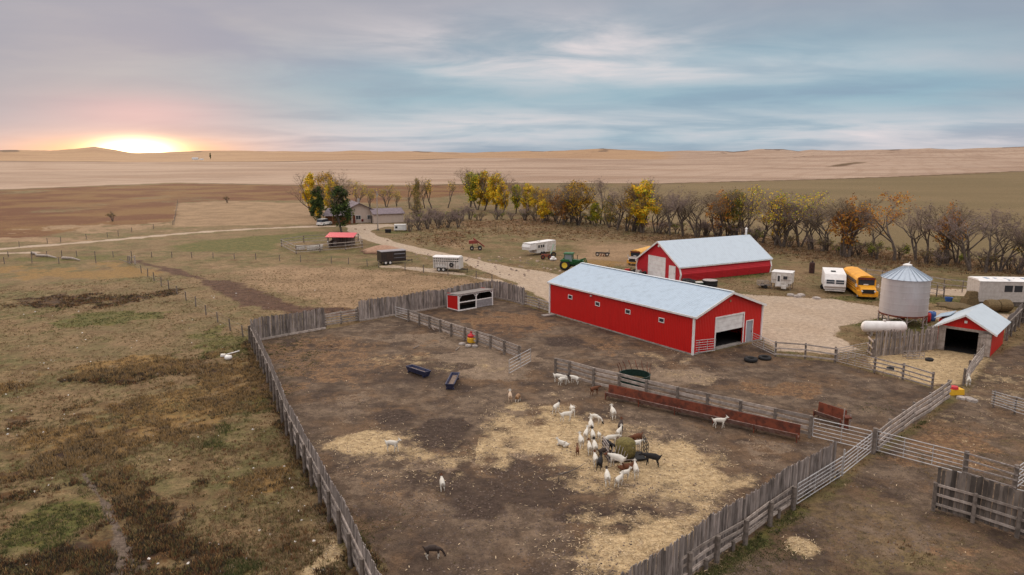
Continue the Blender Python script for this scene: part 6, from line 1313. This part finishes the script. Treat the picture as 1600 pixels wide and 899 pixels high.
tree_proto('oliveopen',27,11,.9,'l',trunks=2,full=(.32,.15),leaf=['olive','green','gold'],dens=2.6,lsize=.4,twig=TWIG2); tree_proto('yelsparse',28,11,1.0,'l',trunks=3,leaf=['yellow','lime'],dens=1.2,lsize=.36,twig=TWIG)
tree_proto('darkA',31,11,.55,'l',full=(.19,.10),leaf=['dark','green','dark'],dens=8.5,lsize=.45,upright=.9,fork=.2,twig=TWIG2); tree_proto('sapling',32,8,.6,'l',leaf=['olive','yellow'],dens=.45,lsize=.3,upright=.8,twig=TWIG2,depth=3)
used=set()
GRP={'bare':'bare trees in the shelter belt','yel':'yellow trees in the shelter belt'}
def place(key,x,base,top,label,cat='tree',wide=1.0,group=None,rz=None):
    p=G(x,base); h=HT(p,top) ; root,h0=PROTO[key]; s=h/h0
    if key not in used: r=root; used.add(key)
    else: r=dup(root,p,0)
    r.location=(p.x,p.y,0); r.rotation_euler.z=random.random()*6.28 if rz is None else rz; r.scale=(s*wide,s*wide,s); r['label']=label; r['category']=cat
    if group: r['group']=group
    elif 'group' in r: del r['group']
    return r
TL=[('yellowB',487,338,271,'yellow poplar left of the farmhouse, leftmost of the tall group'),('goldopen',510,337,268,'golden-olive tree behind the farmhouse roof, tallest of its group',1.1),('yellowB',520,340,284,'small golden tree tucked behind the dark green poplar'),
('darkA',498,352,290,'dark green tree standing left in front of the farmhouse'),('darkA',533,363,289,'dark green tree nearest the drive in front of the farmhouse',1.15),('yellowB',497,345,300,'yellow tree peeking between the two dark green ones',.8),
('yelsparse',560,326,283,'thin yellow tree just right of the farmhouse chimney',.8),('yelsparse',578,324,296,'low yellow sapling left of the utility pole'),('yelsparse',604,324,290,'yellow sapling right of the utility pole'),('yelsparse',620,323,300,'small yellow sapling beyond the garage'),
('sapling',640,326,285,'slim sapling at the left of the thin row beyond the garage'),('oliveopen',652,328,279,'thin olive tree rising beyond the small dark one',.6),('oliveopen',652,346,305,'small dark green tree on the lawn beyond the garage',.8),('sapling',664,326,284,'bare-stemmed sapling in the middle of the thin row'),('sapling',675,326,280,'olive sapling in the thin row left of the poplars',1.1),('sapling',700,325,283,'last thin sapling left of the green poplar'),
('limeA',735,324,264,'big lime green poplar at the left end of the tree belt',1.0),('limeA',746,328,266,'second lime green poplar touching the yellow ones',.9),('yellowB',757,329,268,'bright yellow poplar, first right of the green one',1.1),('yellowA',774,331,270,'bright yellow poplar in the middle of the poplar clump',1.1),('yellowB',785,334,284,'lower yellow poplar at the right of the clump'),
('limeA',806,334,285,'lime green tree right of the yellow clump'),('yellowA',826,336,286,'yellow-green tree beside the lime one'),('yellowA',837,338,292,'smaller yellow tree before the orange ones'),('goldopen',852,346,294,'golden tree with open branches left of the big brown-orange crown',.9),('yellowA',848,348,312,'low bright yellow bush under the golden trees'),
('orangebush',872,350,296,'orange-leaved tree left of the big rounded crown'),('goldopen',903,352,281,'big rounded brown-gold tree in the middle of the belt',1.25),('goldopen',893,348,290,'gold tree merging with the rounded crown from the left'),('orangebush',880,352,310,'low orange bush at the foot of the rounded tree'),
('bareB',938,350,279,'tall bare tree right of the rounded gold crown'),('limeA',930,354,314,'low olive-green tree at the foot of the tall bare tree'),('oliveopen',952,356,306,'small olive tree between two bare ones'),('bareA',963,360,285,'bare brown tree left of the golden dome tree'),('bareD',978,362,296,'rusty bare tree just left of the golden dome'),
('yellowA',1004,364,279,'golden dome-shaped tree standing above the arch barn',1.1),('goldopen',990,362,286,'gold tree touching the golden dome from the left'),('bareC',1025,364,305,'low bare tree right of the golden dome'),('bareA',1046,368,300,'bare purple-brown tree above the arch barn roof left part'),('bareA',1068,370,290,'wide bare purple-brown tree above the arch barn roof',1.15),('bareC',1090,371,300,'bare tree right of the wide purple one'),
('orangebush',1122,374,298,'orange and green tree above the barn ridge'),('oliveopen',1135,372,300,'dark olive tree above the barn ridge'),('oliveopen',1148,374,296,'second dark olive tree with gaps above the chimney'),('yelsparse',1163,376,290,'tall thin yellow tree leaning right above the chimney',.8),('bareD',1190,380,308,'rusty half-bare tree right of the chimney'),
('yelsparse',1222,386,297,'wide sparse yellow tree right of the arch barn',1.25),('goldopen',1212,384,306,'gold tree behind the wide sparse yellow one',.8),('yelsparse',1250,386,300,'paler sparse yellow tree beside the wide one'),('bareA',1272,390,320,'bare greyish tree between yellow and orange trees'),('bareC',1292,392,318,'second bare greyish tree left of the orange bush tree'),
('orangebush',1324,402,308,'orange V-shaped tree right of centre of the right belt',1.0),('orangebush',1316,400,316,'lower orange tree doubling the V-shaped one',.9),('orangeopen',1362,402,328,'small orange tree beside the spreading one'),('orangeopen',1397,408,304,'spreading orange tree with visible crooked branches',1.2),('bareA',1432,408,322,'bare tree right of the spreading orange tree'),('bareB',1447,410,316,'tall thin bare tree left of the grain bin top'),
('orangebush',1478,412,318,'pinkish orange half-bare tree near the grain bin',.9),('bareC',1495,412,335,'small bare tree behind the big spreading one'),('bareA',1518,424,317,'big spreading bare tree at the right of the belt',1.25),('bareB',1540,426,322,'bare tree with pale trunk right of the big one'),('bareC',1560,424,335,'bare shrub-like tree near the right edge'),('bareA',1590,428,340,'last bare tree at the right edge of the view'),('oliveopen',1612,428,345,'half-leafed tree cut by the right edge')]
for q in TL: place(q[0],q[1],q[2],q[3]-2,q[4],wide=q[5] if len(q)>5 else 1.0)
# filler bare shrubs along the belt, all alike
shr=[]
def shrub_proto(name,seed,h,leaf,dens,tw,trunks=5):
    m,(V_,F_,ms,mi,ti)=tree_meshes(seed,h,1.0,'s',trunks=trunks,leaf=leaf,dens=dens,lsize=.28,twig=tw,fork=.3,depth=4,k=2,upright=.6)
    root=thing('shrub','x','shrub'); m.build('stem',BARK,root); np_mesh('crown',V_,F_,ms,mi,ti,parent=root); return root,h
SH=[shrub_proto('a',41,4,None,0,TWIG,7),shrub_proto('b',42,3.6,['olive','rust'],.25,TWIG2,6),shrub_proto('c',43,3.4,['green','lime','olive'],.9,TWIG2,6)]
SHL=[('leafless grey-brown shrub in the tree belt undergrowth','bare shrubs under the belt'),('rust-tinged shrub in the tree belt undergrowth','rusty shrubs under the belt'),('green-leaved shrub in the tree belt undergrowth','green shrubs under the belt')]
line=[(640,350),(700,346),(760,344),(830,344),(900,348),(960,356),(1020,364),(1090,370),(1180,380),(1280,392),(1380,406),(1480,415),(1560,425),(1640,432)]
lw=[G(*q) for q in line]; sused=set(); rs_=random.Random(5)
for i in range(len(lw)-1):
    a,b=lw[i],lw[i+1]; n=max(4,int((b-a).length/(1.9 if i<4 else 2.4)))
    for k in range(n):
        p=a.lerp(b,(k+rs_.random())/n)+Vector((rs_.uniform(-1,1),rs_.uniform(-2,6),0)); x=line[i][0]
        u=rs_.random(); j=0 if u<(.75 if x<740 else .42) else (1 if u<.8 else 2); root,h0=SH[j]; s=rs_.uniform(.6,1.15)*(.85 if j==2 else 1.0)
        if j in sused: r=dup(root,p,0)
        else: r=root; sused.add(j)
        r.location=p; r.rotation_euler.z=rs_.random()*6.28; r.scale=(s*1.2,s*1.2,s); r['label'],r['group']=SHL[j]; r['category']='shrub'
# dark brush near the garden right of the garage
for i,(x,y) in enumerate(((640,362),(655,360),(668,358),(684,357),(700,356),(716,356),(690,352),(672,350))):
    r=dup(SH[0][0],G(x,y),i*1.3,'leafless brown bush in the thicket right of the garage','garden thicket',1.15)
# two lone bushes in the fields
for x,y,lb in((355,317,'small dark bush alone on the grass left of the farmhouse'),(176,346,'tiny dark bush in the brown field')):
    dup(SH[1][0],G(x,y),1.0,lb,None,.8)
p=G(329,250.5); z=float(ground_z(p.x,p.y)[0]); r=dup(PROTO['darkA'][0],(p.x,p.y,z),0,'lone dark spruce beside the far white farm',None,1.6); r.scale=(.9,.9,1.7); r['category']='tree'
if 'group' in r: del r['group']
for k in list(PROTO):
    if k not in used:
        for c in list(PROTO[k][0].children): bpy.data.objects.remove(c)
        bpy.data.objects.remove(PROTO[k][0])
